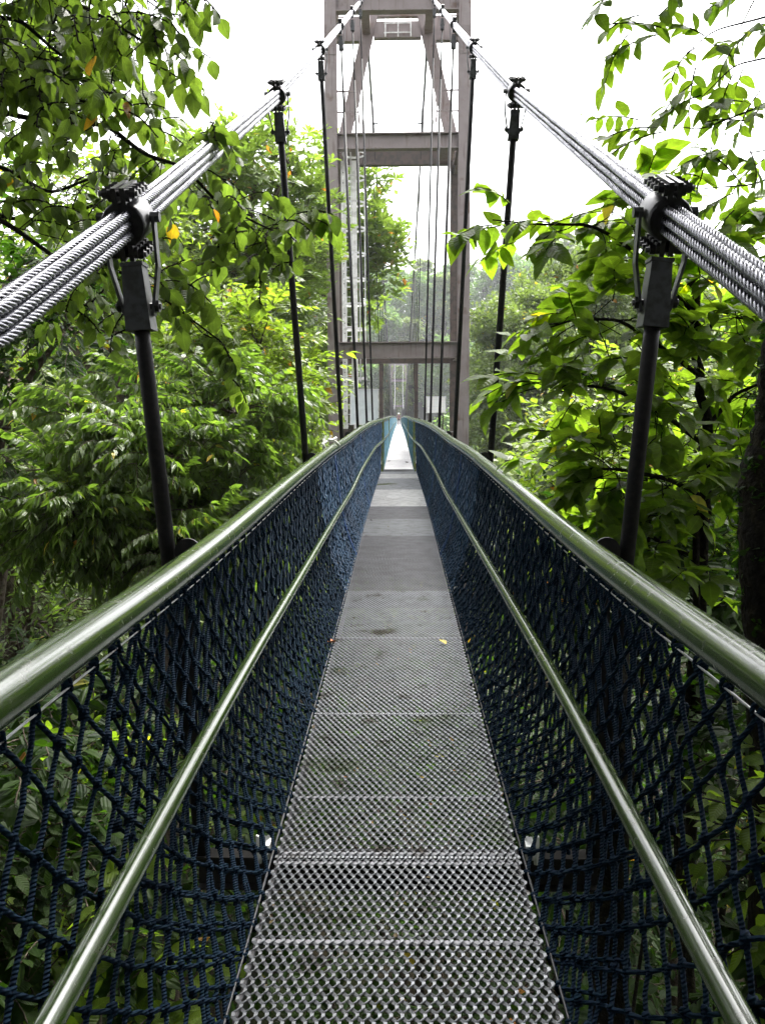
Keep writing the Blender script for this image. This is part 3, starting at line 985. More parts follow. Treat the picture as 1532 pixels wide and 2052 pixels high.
# ------------------------------------------------------------------ hangers
def make_hanger(y, s, lod, label, group):
    z, x = float(cable_z(y)), float(cable_x(y)) * s
    d = unit(A(0, 0.4, float(cable_z(y + 0.2) - cable_z(y - 0.2))))
    foot = A(s * 0.68 * (1 if y < 25 else 0.62 / 0.68), y, float(deck_z(y)) - 0.08)
    t = thing('cable_hanger', label, 'hanger', foot, group)
    c = A(x, y, z)
    ax = unit(foot - c)                    # down the rod
    nrm = unit(np.cross(A(1, 0, 0), d))    # up, square to the cable
    if lod == 0:
        cl = MB()
        cl.tube([c - d * 0.075, c - d * 0.06, c + d * 0.06, c + d * 0.075], [0.066, 0.071, 0.071, 0.066], 16)
        for k in (-1, 1):
            pc = c + nrm * k * 0.088
            # two lips of the split sleeve with a gap, ribbed where the bolts pass
            for e in (-1, 1):
                cl.beam(pc + A(e * 0.014, 0, 0) - d * 0.078, pc + A(e * 0.014, 0, 0) + d * 0.078, 0.016, 0.050, side=(1, 0, 0))
                for q in (-0.06, -0.02, 0.02, 0.06):
                    cl.tube([pc + A(e * 0.012, 0, 0) + d * q, pc + A(e * 0.034, 0, 0) + d * q], 0.019, 8, smooth=False)
        clo = cl.build('clamp', M['clamp'], t)
        for k in (-1, 1):
            for q in (-0.06, -0.02, 0.02, 0.06):
                b = MB()
                p = c + nrm * k * 0.088 + d * q
                p = p + nrm * k * 0.006
                b.tube([p - A(0.064, 0, 0), p + A(0.060, 0, 0)], 0.009, 8)
                for e in (-1, 1):
                    b.tube([p + A(e * 0.035, 0, 0), p + A(e * 0.052, 0, 0)], 0.0165, 6, smooth=False)
                b.build('bolt', M['clamp'], clo)
        so = MB()
        st, sb_ = c + ax * 0.145, c + ax * 0.355
        so.beam(st, sb_, 0.066, 0.066, 0.084, 0.084)
        so.beam(st - ax * 0.008, st + ax * 0.004, 0.074, 0.074)
        soc = so.build('socket', M['socket'], t)
        pin = c + ax * 0.275
        pb = MB()
        pb.tube([pin - A(0.075, 0, 0), pin + A(0.075, 0, 0)], 0.011, 8)
        for e in (-1, 1):
            pb.tube([pin + A(e * 0.055, 0, 0), pin + A(e * 0.068, 0, 0)], 0.021, 6, smooth=False)
        pb.build('bolt', M['clamp'], soc)
        for e in (-1, 1):
            sp = MB()
            w0 = c + A(e * 0.082, 0, 0) + nrm * 0.01
            w1 = c + ax * 0.15 + A(e * 0.078, 0, 0)
            w2 = pin + A(e * 0.046, 0, 0) + ax * 0.03
            sp.beam(w0, w1, 0.009, 0.036)
            sp.beam(w1 - ax * 0.002, w2, 0.009, 0.036)
            sp.tube([w0 - A(e * 0.01, 0, 0), w0 + A(e * 0.02, 0, 0)], 0.017, 6, smooth=False)
            sp.build('strap', M['socket'], t)
        rd = MB()
        rd.tube([c + ax * 0.34, c + ax * 0.42, foot], [0.0255, 0.0262, 0.0262], 16)
        rd.build('rod', M['dark_steel'], t)
    elif lod == 1:
        cl = MB()
        cl.tube([c - d * 0.075, c + d * 0.075], 0.07, 10)
        for k in (-1, 1):
            pc = c + nrm * k * 0.09
            cl.beam(pc - d * 0.085, pc + d * 0.085, 0.06, 0.05)
        cl.build('clamp', M['clamp'], t)
        so = MB()
        so.beam(c + ax * 0.165, c + ax * 0.385, 0.066, 0.066, 0.084, 0.084)
        for e in (-1, 1):
            so.beam(c + A(e * 0.082, 0, 0), c + ax * 0.30 + A(e * 0.046, 0, 0), 0.009, 0.036)
        so.build('socket', M['socket'], t)
        rd = MB()
        q = c + ax * min(1.4, np.linalg.norm(foot - c) * 0.35)
        rd.tube([c + ax * 0.37, q], 0.017, 10)
        rd.tube([q, foot], 0.0262, 10)
        rd.build('rod', M['dark_steel'], t)
    else:
        cl = MB()
        cl.beam(c - d * 0.08, c + d * 0.08, 0.09, 0.15)
        cl.build('clamp', M['galv'], t)
        rd = MB(); rd.tube([c + ax * 0.1, foot], 0.017, 5)
        rd.build('rod', M['dark_steel'], t)
    return t


side = {-1: 'left', 1: 'right'}
names = ['nearest', 'second', 'third', 'fourth', 'fifth', 'sixth']
for s in (-1, 1):
    for i, y in enumerate(HY):
        lb = {0: 'thick black hanger rod with bolted clamp and grey socket, nearest on the %s cable' % side[s],
              1: 'black hanger rod with clamp against the sky, second from the camera, %s cable' % side[s]}.get(
            i, 'slim dark hanger rod, %s from the camera on the %s cable' % (names[i], side[s]))
        make_hanger(y, s, 0 if i < 3 else 1, lb, 'hanger rods between cable and deck before the tower')
    for i, y in enumerate(HY_FAR):
        ordn = ['first', 'second', 'third', 'fourth', 'fifth', 'sixth', 'seventh', 'eighth']
        make_hanger(y, s, 2, ('thin dark hanger rod, %s one beyond the tower, %s side' % (ordn[i], side[s])) if i < 8 else
                    'thin dark hanger rod in the dense far row beyond the tower, %s side' % side[s],
                    'hanger rods beyond the tower, %s side' % side[s])


# ------------------------------------------------------------------ towers
def make_tower(y0, label, near=True):
    yf, yr = y0 - 1.5, y0 + 1.5
    t = thing('suspension_tower', label, 'tower', (0, y0, -8), 'steel towers of the footbridge')
    for s in (-1, 1):
        c = MB()
        c.hbeam((s * 1.9, yf, -9), (s * 1.9, yf, 14.6), 0.34, 0.36, 0.03, side=(1, 0, 0))
        o = c.build('column', M['tower'], t)
        if near:
            for z in (6.1, 0.55, 12.0):
                b = MB()
                b.box((s * 1.9, yf - 0.19, z), (0.30, 0.016, 0.8))
                b.box((s * 1.9 - s * 0.0, yf + 0.0, z), (0.05, 0.30, 0.8))
                for i in range(7):
                    for k in (-0.12, -0.06, 0.06, 0.12):
                        b.box((s * 1.9 + k, yf - 0.205, z - 0.33 + i * 0.11), (0.03, 0.02, 0.03))
                b.build('splice_plate', M['tower'], o)
        c = MB()
        c.hbeam((s * 1.82, yr, -9), (s * 1.82, yr, 9.9), 0.26, 0.3, 0.03, side=(1, 0, 0))
        c.build('rear_column', M['brown'], t)
        c = MB()
        c.hbeam((s * 1.83, yr, 9.8), (s * 0.78, yr, 14.15), 0.36, 0.34, 0.03, side=(1, 0, 0))
        c.build('inclined_leg', M['tower'], t)
        # side beams front to rear
        for z in (3.37, 9.25, 13.4):
            c = MB()
            c.hbeam((s * 1.9, yf + 0.19, z), (s * 1.87, yr - 0.16, z), 0.2, 0.3, 0.02, side=(1, 0, 0))
            c.build('side_beam', M['tower'], t)
        c = MB()
        c.box((s * 0.965, y0, 13.72), (0.42, 1.0, 0.2)); c.box((s * 0.965, y0, 13.88), (0.2, 0.7, 0.14))
        c.box((s * 0.965, y0, 13.5), (0.25, 3.2, 0.24))
        c.build('cable_saddle', M['tower'], t)
    for z0, z1, yy, w, m in ((3.14, 3.61, yf, 0.28, 'tower'), (9.05, 9.49, yf, 0.3, 'tower'), (12.79, 13.4, yf, 0.3, 'tower')):
        c = MB()
        c.hbeam((-1.745, yy, (z0 + z1) / 2), (1.745, yy, (z0 + z1) / 2), w, z1 - z0, 0.028, side=(0, 1, 0))
        for s in (-1, 1):
            c.box((s * 1.70, yy - 0.02, (z0 + z1) / 2), (0.06, 0.06, (z1 - z0) * 0.8))
            for i in range(5):
                c.box((s * 1.68, yy - 0.06, z0 + 0.08 + i * (z1 - z0 - 0.16) / 4), (0.03, 0.03, 0.03))
        c.build('crossbeam', M[m], t)
    for z0, z1, w in ((9.43, 9.88, 1.66), (13.3, 14.04, 2.3)):
        c = MB()
        if z0 > 12:
            c.box((0, yr + 0.02, (z0 + 13.78) / 2), (1.5, 0.25, 13.78 - z0))
            for s in (-1, 1):
                c.box((s * 1.5, yr + 0.25, (z0 + z1) / 2), (1.4, 0.25, z1 - z0))
            c.box((0, yr + 0.25, z1 + 0.1), (1.6, 0.2, 0.2))
        else:
            c.box((0, yr, (z0 + z1) / 2), (2 * w, 0.25, z1 - z0))
        c.build('rear_crossbeam', M['brown' if z0 < 12 else 'tower'], t)
    # small white ladder frame on the top rear beam
    l = MB()
    for x in (-0.38, 0.02, 0.42):
        l.beam((x, yr - 0.16, 13.3), (x, yr - 0.16, 13.85), 0.04, 0.04)
    for z in (13.42, 13.7):
        l.beam((-0.42, yr - 0.16, z), (0.42, yr - 0.16, z), 0.03, 0.03, side=(0, 1, 0))
    l.build('top_ladder', M['white'], t)
    # platform deck and guard rails on the middle beam
    for s in (-1, 1):
        g = MB(); g.box((s * 1.5, y0, 9.53), (0.5, 2.6, 0.03)); g.build('platform', M['tower'], t)
    for s in (-1, 1):
        g = MB()
        for z in (10.1, 10.67):
            g.beam((s * 1.75, yf, z), (s * 1.12, yf, z), 0.04, 0.04, side=(0, 1, 0))
            g.beam((s * 1.12, yf, z), (s * 1.12, yr, z), 0.03, 0.03)
        for x, y in ((1.12, yf), (1.12, yr), (1.5, yf)):
            g.beam((s * x, y, 9.5), (s * x, y, 10.67), 0.035, 0.035)
        g.build('guard_rail', M['tower'], t)
        g = MB()
        for k in range(2):
            g.beam((s * 0.72, yr - 0.4 - k, 9.5), (s * 0.78, yr - 0.4 - k, 12.2 - k), 0.022, 0.022)
        g.box((s * 0.72, yr - 0.4, 10.6), (0.2, 0.03, 0.04))
        g.build('brace_rod', M['dark_steel'], t)
    # brown posts hanging from the lower beam to the landing
    for s in (-1, 1):
        g = MB()
        g.hbeam((s * 0.575, yr, 0.1), (s * 0.575, yr, 3.2), 0.13, 0.13, 0.015, side=(1, 0, 0))
        for z in (2.35, 1.6):
            g.box((s * 0.575, yr - 0.07, z), (0.16, 0.03, 0.05))
        g.build('landing_post', M['brown'], t)
    g = MB()
    g.hbeam((-1.68, yr, 3.3), (1.68, yr, 3.3), 0.2, 0.3, 0.02, side=(0, 1, 0))
    g.build('rear_crossbeam', M['brown'], t)
    # landing frame under the deck
    g = MB()
    g.box((0, y0, -0.12), (3.6, 3.2, 0.1))
    g.build('landing', M['brown'], t)
    return t


tower = make_tower(TOWER_Y, 'tall mauve brown steel portal tower straddling the deck in the middle of the view')
# the far tower shares the near tower's meshes
far = tower.copy()
COL.objects.link(far)
far.location.y = FAR_Y
far['label'] = 'tiny distant steel portal tower at the far end of the walkway'
for ch in list(tower.children):
    c = ch.copy(); COL.objects.link(c); c.parent = far
    for g in ch.children:
        d = g.copy(); COL.objects.link(d); d.parent = c

# white caged ladder on the left of the tower
lad = thing('caged_ladder', 'white steel ladder with round safety cage inside the left tower column', 'ladder', (-1.55, 27.3, 0.9))
LY = 27.4
g = MB(); g.box((-1.66, LY, 5.1), (0.15, 0.03, 8.1))
for z in np.arange(1.3, 9.0, 0.3):
    g.box((-1.66, LY - 0.02, z), (0.03, 0.012, 0.03), m=1)
g.build('stringer', [M['white'], M['dark_steel']], lad)
g = MB(); g.box((-1.33, LY, 5.1), (0.15, 0.03, 8.1)); g.build('stringer', M['white'], lad)
g = MB()
for z in np.arange(1.2, 9.1, 0.3):
    g.tube([(-1.6, LY, z), (-1.4, LY, z)], 0.012, 6)
g.build('rungs', M['white'], lad)
for z in list(np.arange(2.6, 8.9, 0.75)) + [9.3]:
    g = MB()
    a = np.linspace(0, 2 * math.pi, 25)
    P = np.stack([-1.33 + 0.34 * np.cos(a), LY - 0.15 + 0.36 * np.sin(a), z + 0 * a], -1)
    for p, q in zip(P[:-1], P[1:]):
        g.beam(p, q, 0.012, 0.06, side=tuple((p + q) / 2 - A(-1.33, LY - 0.15, z)))
    g.build('cage_hoop', M['white'], lad)
for k in range(4):
    a = -0.3 - k * 0.75
    g = MB(); g.box((-1.33 + 0.34 * math.cos(a), LY - 0.15 + 0.36 * math.sin(a), 5.9), (0.035, 0.012, 6.8)); g.build('cage_strip', M['white'], lad)


def sign(name, label, x0, x1, z0, z1, y, m, lines):
    t = thing(name, label, 'sign', ((x0 + x1) / 2, y, z0))
    # backward lean added so the board catches more sky light
    ta = R(-14)
    Rm = np.array([[1, 0, 0], [0, math.cos(ta), -math.sin(ta)], [0, math.sin(ta), math.cos(ta)]])
    ctr = A((x0 + x1) / 2, y, (z0 + z1) / 2)
    w_, h_ = x1 - x0, z1 - z0
    bx = lambda g_, off, sz: g_.box(ctr + Rm @ A(*off), sz, Rm)
    g = MB(); bx(g, (0, 0, 0), (w_, 0.03, h_)); g.build('panel', M[m], t)
    g = MB()
    for k in (-1, 1):
        bx(g, (0, -0.018, k * h_ / 2), (w_ + 0.04, 0.03, 0.025))
        bx(g, (k * w_ / 2, -0.019, 0), (0.025, 0.03, h_))
    g.build('frame', M['white'], t)
    g = MB()
    for k in range(lines):
        bx(g, (0, -0.019, -h_ / 2 + h_ * (k + 0.8) / (lines + 0.6)), (w_ * 0.9, 0.008, 0.010))
    g.build('ribs', M['board'], t)
    g = MB()
    for x in (x0 + 0.08, x1 - 0.08):
        g.beam((x, y + 0.07, -0.1), (x, y + 0.07, (z0 + z1) / 2 - 0.05), 0.04, 0.03)
    g.build('support_post', M['brown'], t)


sign('notice_board', 'pale blue grey ribbed board standing left of the deck by the tower', -1.47, -0.62, 1.17, 2.27, 26.8, 'board', 8)
sign('notice_board', 'small white board standing right of the deck behind the tower', 0.9, 1.5, 1.53, 2.05, 28.2, 'sheet_white', 4)
lr = thing('landing_railing', 'short steel railing beside the deck right of the tower base', 'railing', (1.5, 27.0, 0))
g = MB()
for z in (0.95, 0.5):
    g.beam((1.1, 27.0, z), (1.75, 27.0, z), 0.03, 0.03, side=(0, 1, 0))
g.build('top_bar', M['galv'], lr)
g = MB()
for x in (1.12, 1.4, 1.72):
    g.beam((x, 27.0, -0.1), (x, 27.0, 0.95), 0.03, 0.03)
g.build('uprights', M['dark_steel'], lr)

# knotted white cord on the left rail
ko = MB()
kc = A(-0.69, 8.7, 1.22)
a = np.linspace(0, 9, 60)
ko.tube(np.stack([kc[0] + 0.05 * np.cos(a) + 0.008 * a - .03, kc[1] + 0.05 * np.sin(a * 1.3), kc[2] + 0.05 * np.sin(a * 0.9 + 1) + 0.02 * np.cos(a * 2)], -1), 0.012, 6)
ko.tube([kc + A(-0.05, 0, 0.04), kc + A(-0.055, 0, -0.1), kc + A(-0.05, 0.01, -0.24)], 0.014, 6)
ko.tube([kc + A(0.0, 0, 0.03), kc + A(0.07, 0, 0.01), kc + A(0.11, 0.01, -0.03)], 0.012, 6)
tag(ko.build('cord_knot', M['cord_white']), 'knotted white cord tied outside the left handrail before the tower', 'cord')


# ------------------------------------------------------------------ person
def make_person(loc):
    J = {'pelvis': (0, 0, .95), 'spine': (0, 0, 1.15), 'chest': (0, .01, 1.35), 'neck': (0, 0, 1.5), 'head': (0, -.01, 1.62), 'crown': (0, 0, 1.72),
         'lh': (.10, 0, .9), 'lk': (.12, -.03, .5), 'la': (.12, .02, .09), 'lt': (.13, -.13, .04),
         'rh': (-.10, 0, .9), 'rk': (-.11, -.10, .5), 'ra': (-.11, -.12, .09), 'rt': (-.12, -.27, .04),
         'ls': (.19, 0, 1.43), 'le': (.24, .02, 1.15), 'lw': (.22, -.10, .92), 'lf': (.21, -.13, .83),
         'rs': (-.19, 0, 1.43), 're': (-.25, .03, 1.15), 'rw': (-.22, -.12, .93), 'rf': (-.21, -.15, .84)}
    rad = {'pelvis': .15, 'spine': .13, 'chest': .155, 'neck': .055, 'head': .10, 'crown': .07, 'lh': .095, 'lk': .06, 'la': .04, 'lt': .035,
           'rh': .095, 'rk': .06, 'ra': .04, 'rt': .035, 'ls': .065, 'le': .045, 'lw': .03, 'lf': .035, 'rs': .065, 're': .045, 'rw': .03, 'rf': .035}
    E = [('pelvis', 'spine'), ('spine', 'chest'), ('chest', 'neck'), ('neck', 'head'), ('head', 'crown'), ('pelvis', 'lh'), ('lh', 'lk'), ('lk', 'la'), ('la', 'lt'),
         ('pelvis', 'rh'), ('rh', 'rk'), ('rk', 'ra'), ('ra', 'rt'), ('chest', 'ls'), ('ls', 'le'), ('le', 'lw'), ('lw', 'lf'), ('chest', 'rs'), ('rs', 're'), ('re', 'rw'), ('rw', 'rf')]
    keys = list(J)
    me = bpy.data.meshes.new('person')
    me.from_pydata([J[k] for k in keys], [(keys.index(a), keys.index(b)) for a, b in E], [])
    o = bpy.data.objects.new('person', me)
    COL.objects.link(o)
    o.modifiers.new('skin', 'SKIN')
    for i, k in enumerate(keys):
        v = me.skin_vertices[0].data[i]
        v.radius = (rad[k], rad[k] * (0.75 if k in ('pelvis', 'spine', 'chest') else 1))
        v.use_root = (k == 'pelvis')
    o.modifiers.new('sub', 'SUBSURF').levels = 2
    bpy.context.view_layer.update()
    dg = bpy.context.evaluated_depsgraph_get()
    nm = bpy.data.meshes.new_from_object(o.evaluated_get(dg))
    o.modifiers.clear()
    o.data = nm
    nm.name = 'person'
    for m_ in ('skin', 'shirt', 'trouser'):
        nm.materials.append(M[m_])
    for p in nm.polygons:
        p.use_smooth = True
        c = p.center
        p.material_index = 2 if c.z < 0.97 and abs(c.x) < 0.19 else (1 if c.z < 1.47 and c.z > 1.12 or (c.z > 0.95 and abs(c.x) < .17 and c.z < 1.47) else 0)
    o.location = loc
    cp = MB()
    a = np.linspace(0, 2 * math.pi, 12, endpoint=False)
    for (z0, r0, z1, r1) in ((1.66, .125, 1.73, .115), (1.73, .115, 1.79, .05)):
        P = [[math.cos(x) * r0, math.sin(x) * r0 - .01, z0] for x in a] + [[math.cos(x) * r1, math.sin(x) * r1 - .01, z1] for x in a]
        cp.add(np.array(P) + A(*loc), [[i, (i + 1) % 12, 12 + (i + 1) % 12, 12 + i] for i in range(12)], smooth=True)
    cp.add(np.array([[math.cos(x) * .05, math.sin(x) * .05 - .01, 1.79] for x in a] + [[0, -.01, 1.81]]) + A(*loc), None, [[i, (i + 1) % 12, 12] for i in range(12)])
    cp.build('hat', M['cap'], o)
    return tag(o, 'person in a maroon shirt and dark trousers walking far off on the deck', 'person')


make_person((-0.02, 122.0, float(deck_z(122.0)) + 0.03))

# fallen leaves on the deck
fl = [(672, 1338, 5.45, 'small orange leaf lying by the left deck edge', (0.4, 0.13, 0.03)), (893, 1340, 5.4, 'yellow leaf lying near the right deck edge', (0.4, 0.33, 0.06)),
      (743, 1062, 11.0, 'small dark leaf near the left edge in mid deck', (0.06, 0.04, 0.03)), (817, 921, 23.2, 'dark curled leaf lying on the landing, right of centre', (0.04, 0.03, 0.025)),
      (782, 918, 24.0, 'dark leaf lying at the left edge of the landing', (0.04, 0.03, 0.025)), (788, 902, 29.5, 'tiny dark leaf beyond the tower on the left edge of the deck', (0.05, 0.04, 0.03)),
      (828, 922, 23.0, 'dark leaf lying at the right edge of the landing', (0.04, 0.03, 0.025))]
for i, (px, py, Y, lab, colr) in enumerate(fl):
    p = at(px, py, Y)
    zz = float(deck_z(Y)) + (0.012 if Y < 20.4 else 0.035)
    mb = MB()
    leaves_mesh(mb, A(p[0], Y, zz)[None], rng.normal(0, 1, (1, 3)) * A(1, 1, 0.1), A(0.1, 0, 1)[None], np.array([0.07 if Y < 12 else 0.11]), np.array([0.5]), 0, 'oval', 0.3, 0.5, -0.2)
    o = mb.build('fallen_leaf', mat('dead leaf %d' % i, colr, 0.7))
    tag(o, lab, 'leaf', 'fallen leaves on the deck')
# ------------------------------------------------------------------ vegetation
# --- left side
# near tree with heart shaped leaves overhanging from the top left corner
gl = lambda x, y: float(ground_z(x, y))


def branch_tree(name, label, cat, base, trunk_pts, branches, tw_n, size, leafL, kind, lod, shape, wr, lm, bark, tr, tint0, acc, extra=(), bend=0.15, fold=0.18, wav=0.04, twig_r=0.004, dens=None, br=0.012):
    """a tree whose visible boughs follow the given lines; leafy twigs spread along them"""
    global rng
    rng = np.random.default_rng(zlib.crc32(label.encode()))
    t = thing(name, label, cat, base)
    tb = MB()
    tp = np.array(trunk_pts, float)
    s = np.linspace(0, len(tp) - 1, 6 * len(tp))
    P = np.stack([np.interp(s, np.arange(len(tp)), tp[:, k]) for k in range(3)], -1)
    P[1:-1] += rng.normal(0, 0.01, P[1:-1].shape)
    tb.tube(P, np.linspace(tr, tr * 0.4, len(P)), 10)
    Cc, AX = [], []
    for bi, b in enumerate(branches):
        b = np.array(b, float)
        s = np.linspace(0, len(b) - 1, 8 * len(b))
        # smooth the bough
        Q = np.stack([np.interp(s, np.arange(len(b)), b[:, k]) for k in range(3)], -1)
        k_ = np.hanning(9); k_ /= k_.sum()
        Qs = np.stack([np.convolve(np.pad(Q[:, i], 4, mode='edge'), k_, 'valid') for i in range(3)], -1)
        j = np.argmin(np.linalg.norm(P - Qs[0], axis=1))
        L0 = np.concatenate([[P[j]], Qs])
        tb.tube(L0, np.linspace(br * 1.6, br * 0.35, len(L0)), 7)
        n = tw_n if dens is None else dens[bi]
        u = rng.random(n) ** 0.8 * (len(Qs) - 1)
        i0 = u.astype(int)
        base_p = Qs[i0]
        dirn = unit(np.gradient(Qs, axis=0))[i0]
        side_ = unit(rng.normal(0, 1, (n, 3)) * A(1, 1, 0.7))
        off = rng.random((n, 1)) ** 0.7 * size * 1.3
        c = base_p + side_ * off
        for a_, b_ in zip(base_p, c):
            tb.segs(a_[None], b_[None], br * 0.25, 4)
        Cc.append(c); AX.append(dirn * 0.6 + side_ * 0.9)
    Cc = np.concatenate(Cc); AX = np.concatenate(AX)
    for (p, n, rad) in extra:
        d = rng.normal(0, 0.5, (n, 3)) * rad
        Cc = np.concatenate([Cc, np.array(p) + d]); AX = np.concatenate([AX, unit(rng.normal(0, 1, (n, 3)) * A(1, 1, 0.4))])
    AX[:, 2] = np.clip(AX[:, 2], -0.5, 0.5)
    tb.build('trunk', M[bark], t)
    mb = MB()
    sprays_into(mb, Cc, AX, size, leafL, kind, lod, shape, wr, tint0, 0.28, fold, bend, twig_r, acc, wav)
    finish_leaves(mb, 'crown', [M[lm], M[bark]], t)
    return t


hb = at(-420, 900, 4.2)
g0 = gl(hb[0], 4.2)
branch_tree('overhanging_tree', 'near tree with heart shaped leaves hanging from dark boughs over the top left corner', 'tree', (hb[0], 4.2, g0),
            [(hb[0], 4.2, g0 - .3), (hb[0], 4.3, 1.0), tuple(at(-330, 200, 4.3)), tuple(at(-200, -250, 4.2))],
            [[at(-260, 20, 4.2), at(0, 100, 4.0), at(90, 165, 4.0), at(150, 200, 4.0), at(230, 215, 4.0)],
             [at(-250, -150, 4.2), at(60, -40, 4.0), at(200, 30, 3.9), at(300, 90, 3.9)],
             [at(-250, -250, 4.2), at(50, -120, 3.7), at(220, -80, 3.7), at(320, 10, 3.7)],
             [at(-260, 60, 4.6), at(30, 30, 4.6), at(120, 110, 4.6), at(220, 160, 4.6)],
             [at(-300, 300, 4.4), at(0, 440, 4.2), at(40, 465, 4.2), at(130, 530, 4.2), at(250, 545, 4.2), at(330, 600, 4.2), at(450, 690, 4.2)],
             [at(-280, 150, 4.7), at(60, 240, 4.7), at(215, 250, 4.7), at(290, 310, 4.6), at(370, 335, 4.5), at(440, 410, 4.5), at(520, 450, 4.5), at(555, 465, 4.5)],
             [at(-290, 280, 5.0), at(0, 330, 5.0), at(100, 390, 5.0), at(200, 350, 5.0), at(250, 400, 4.9)],
             [at(-290, 330, 5.2), at(20, 440, 5.2), at(120, 440, 5.2), at(260, 380, 5.1), at(330, 300, 5.0)]],
            0, 0.19, 0.098, 'heart', 0, 'heart', 0.33, 'heart', 'bark_dark', 0.10, 0.55, 0.008,
            extra=[(at(50, 60, 4.6), 34, 0.45), (at(150, 60, 4.7), 26, 0.35), (at(20, 170, 4.8), 24, 0.35), (at(20, 10, 5.0), 34, 0.5), (at(395, 250, 4.3), 3, 0.12), (at(330, 60, 3.7), 4, 0.15),
                   (at(230, 600, 4.3), 6, 0.25), (at(500, 510, 4.5), 5, 0.22), (at(410, 560, 4.6), 6, 0.3)],
            bend=0.12, dens=[24, 26, 22, 34, 38, 44, 24, 22], br=0.010)

# leafy screen behind it
b0 = at(-60, 700, 8.0)
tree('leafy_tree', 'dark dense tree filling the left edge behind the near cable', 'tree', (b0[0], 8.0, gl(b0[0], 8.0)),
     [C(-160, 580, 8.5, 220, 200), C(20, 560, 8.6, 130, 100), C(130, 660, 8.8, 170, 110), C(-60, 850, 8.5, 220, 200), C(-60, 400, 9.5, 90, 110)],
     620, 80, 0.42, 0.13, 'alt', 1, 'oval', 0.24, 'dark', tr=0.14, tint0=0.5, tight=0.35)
b0 = at(-80, 900, 9.5)
tree('leafy_tree', 'finer leaved paler tree low on the left edge under the cable', 'tree', (b0[0], 9.5, gl(b0[0], 9.5)),
     [C(20, 760, 9.5, 190, 130), C(-60, 980, 9.5, 260, 200), C(130, 1050, 9.8, 190, 170), C(60, 1250, 9.6, 240, 180)],
     900, 90, 0.40, 0.095, 'alt', 1, 'oval', 0.22, 'pinn', tr=0.12, tint0=0.7, tight=0.36)
# drooping glossy tree
b0 = at(330, 1100, 7.2)
tree('drooping_tree', 'glossy dark tree with drooping feathery fronds behind the nearest left hanger', 'tree', (b0[0] - 0.3, 7.2, gl(b0[0], 7.2)),
     [C(230, 880, 7.2, 170, 110), C(390, 930, 7.0, 150, 110), C(500, 930, 7.4, 85, 80), C(150, 1050, 7.0, 190, 120), C(330, 1090, 7.0, 190, 110), C(470, 830, 7.8, 110, 80), C(330, 790, 7.8, 140, 70)],
     620, 110, 0.34, 0.098, 'pinnate', 1, 'lance', 0.19, 'pinn', tr=0.10, tint0=0.6, tight=0.36, bend=0.25, twig_r=0.003)
# yellow-green mid tree
b0 = at(520, 1000, 13.0)
tree('young_tree', 'yellow green young tree with drooping pale new leaves left of the tower', 'tree', (b0[0], 13.0, gl(b0[0], 13.0)),
     [C(520, 700, 13, 100, 75), C(570, 780, 13, 65, 80), C(500, 820, 13.4, 110, 80), C(440, 700, 13.3, 90, 70), C(580, 870, 13, 55, 50), C(440, 620, 13.5, 80, 50), C(590, 800, 13.5, 45, 60)],
     560, 80, 0.45, 0.17, 'alt', 1, 'oval', 0.22, 'yel', tr=0.10, tint0=0.55, acc=0.015, tight=0.34, bend=0.3)
# rosette trees
b0 = at(470, 900, 22)
tree('rosette_tree', 'tall tree with leathery leaf rosettes rising behind the second left hanger', 'tree', (b0[0], 22, gl(b0[0], 22)),
     [C(510, 330, 22, 120, 80), C(570, 310, 22, 75, 70), C(430, 420, 22, 120, 90), C(560, 450, 22.5, 90, 100), C(360, 480, 21, 130, 90), C(500, 560, 22, 150, 90), C(560, 590, 23, 80, 90), C(570, 720, 23, 60, 90)],
     620, 100, 0.8, 0.26, 'rosette', 1, 'obov', 0.19, 'ros', tr=0.26, tint0=0.6, acc=0.012, tight=0.30, outward=0.5)
b0 = at(330, 900, 18)
tree('rosette_tree', 'paler leafy tree below the open patch of sky on the left', 'tree', (b0[0], 18, gl(b0[0], 18)),
     [C(180, 370, 18, 120, 55), C(100, 420, 18, 130, 80), C(300, 420, 18, 110, 80), C(200, 520, 18, 170, 100), C(350, 600, 18, 150, 110), C(60, 620, 18, 160, 120), C(260, 720, 18, 200, 110)],
     900, 100, 0.6, 0.17, 'alt', 1, 'oval', 0.25, 'yel', tr=0.22, tint0=0.4, acc=0.02, tight=0.34)
b0 = at(700, 860, 33)
tree('rosette_tree', 'rosette leaved tree standing just behind the left tower column', 'tree', (b0[0], 33, gl(b0[0], 33)),
     [C(690, 430, 33, 70, 100), C(730, 560, 33, 50, 80), C(655, 600, 33, 70, 120), C(700, 670, 33, 30, 50), C(640, 350, 34, 50, 60), C(760, 500, 33, 30, 35), C(640, 800, 33, 50, 80), C(655, 800, 33.5, 40, 60)],
     420, 90, 1.05, 0.40, 'rosette', 1, 'obov', 0.18, 'ros', tr=0.25, tint0=0.65, acc=0.02, tight=0.28, outward=0.6)
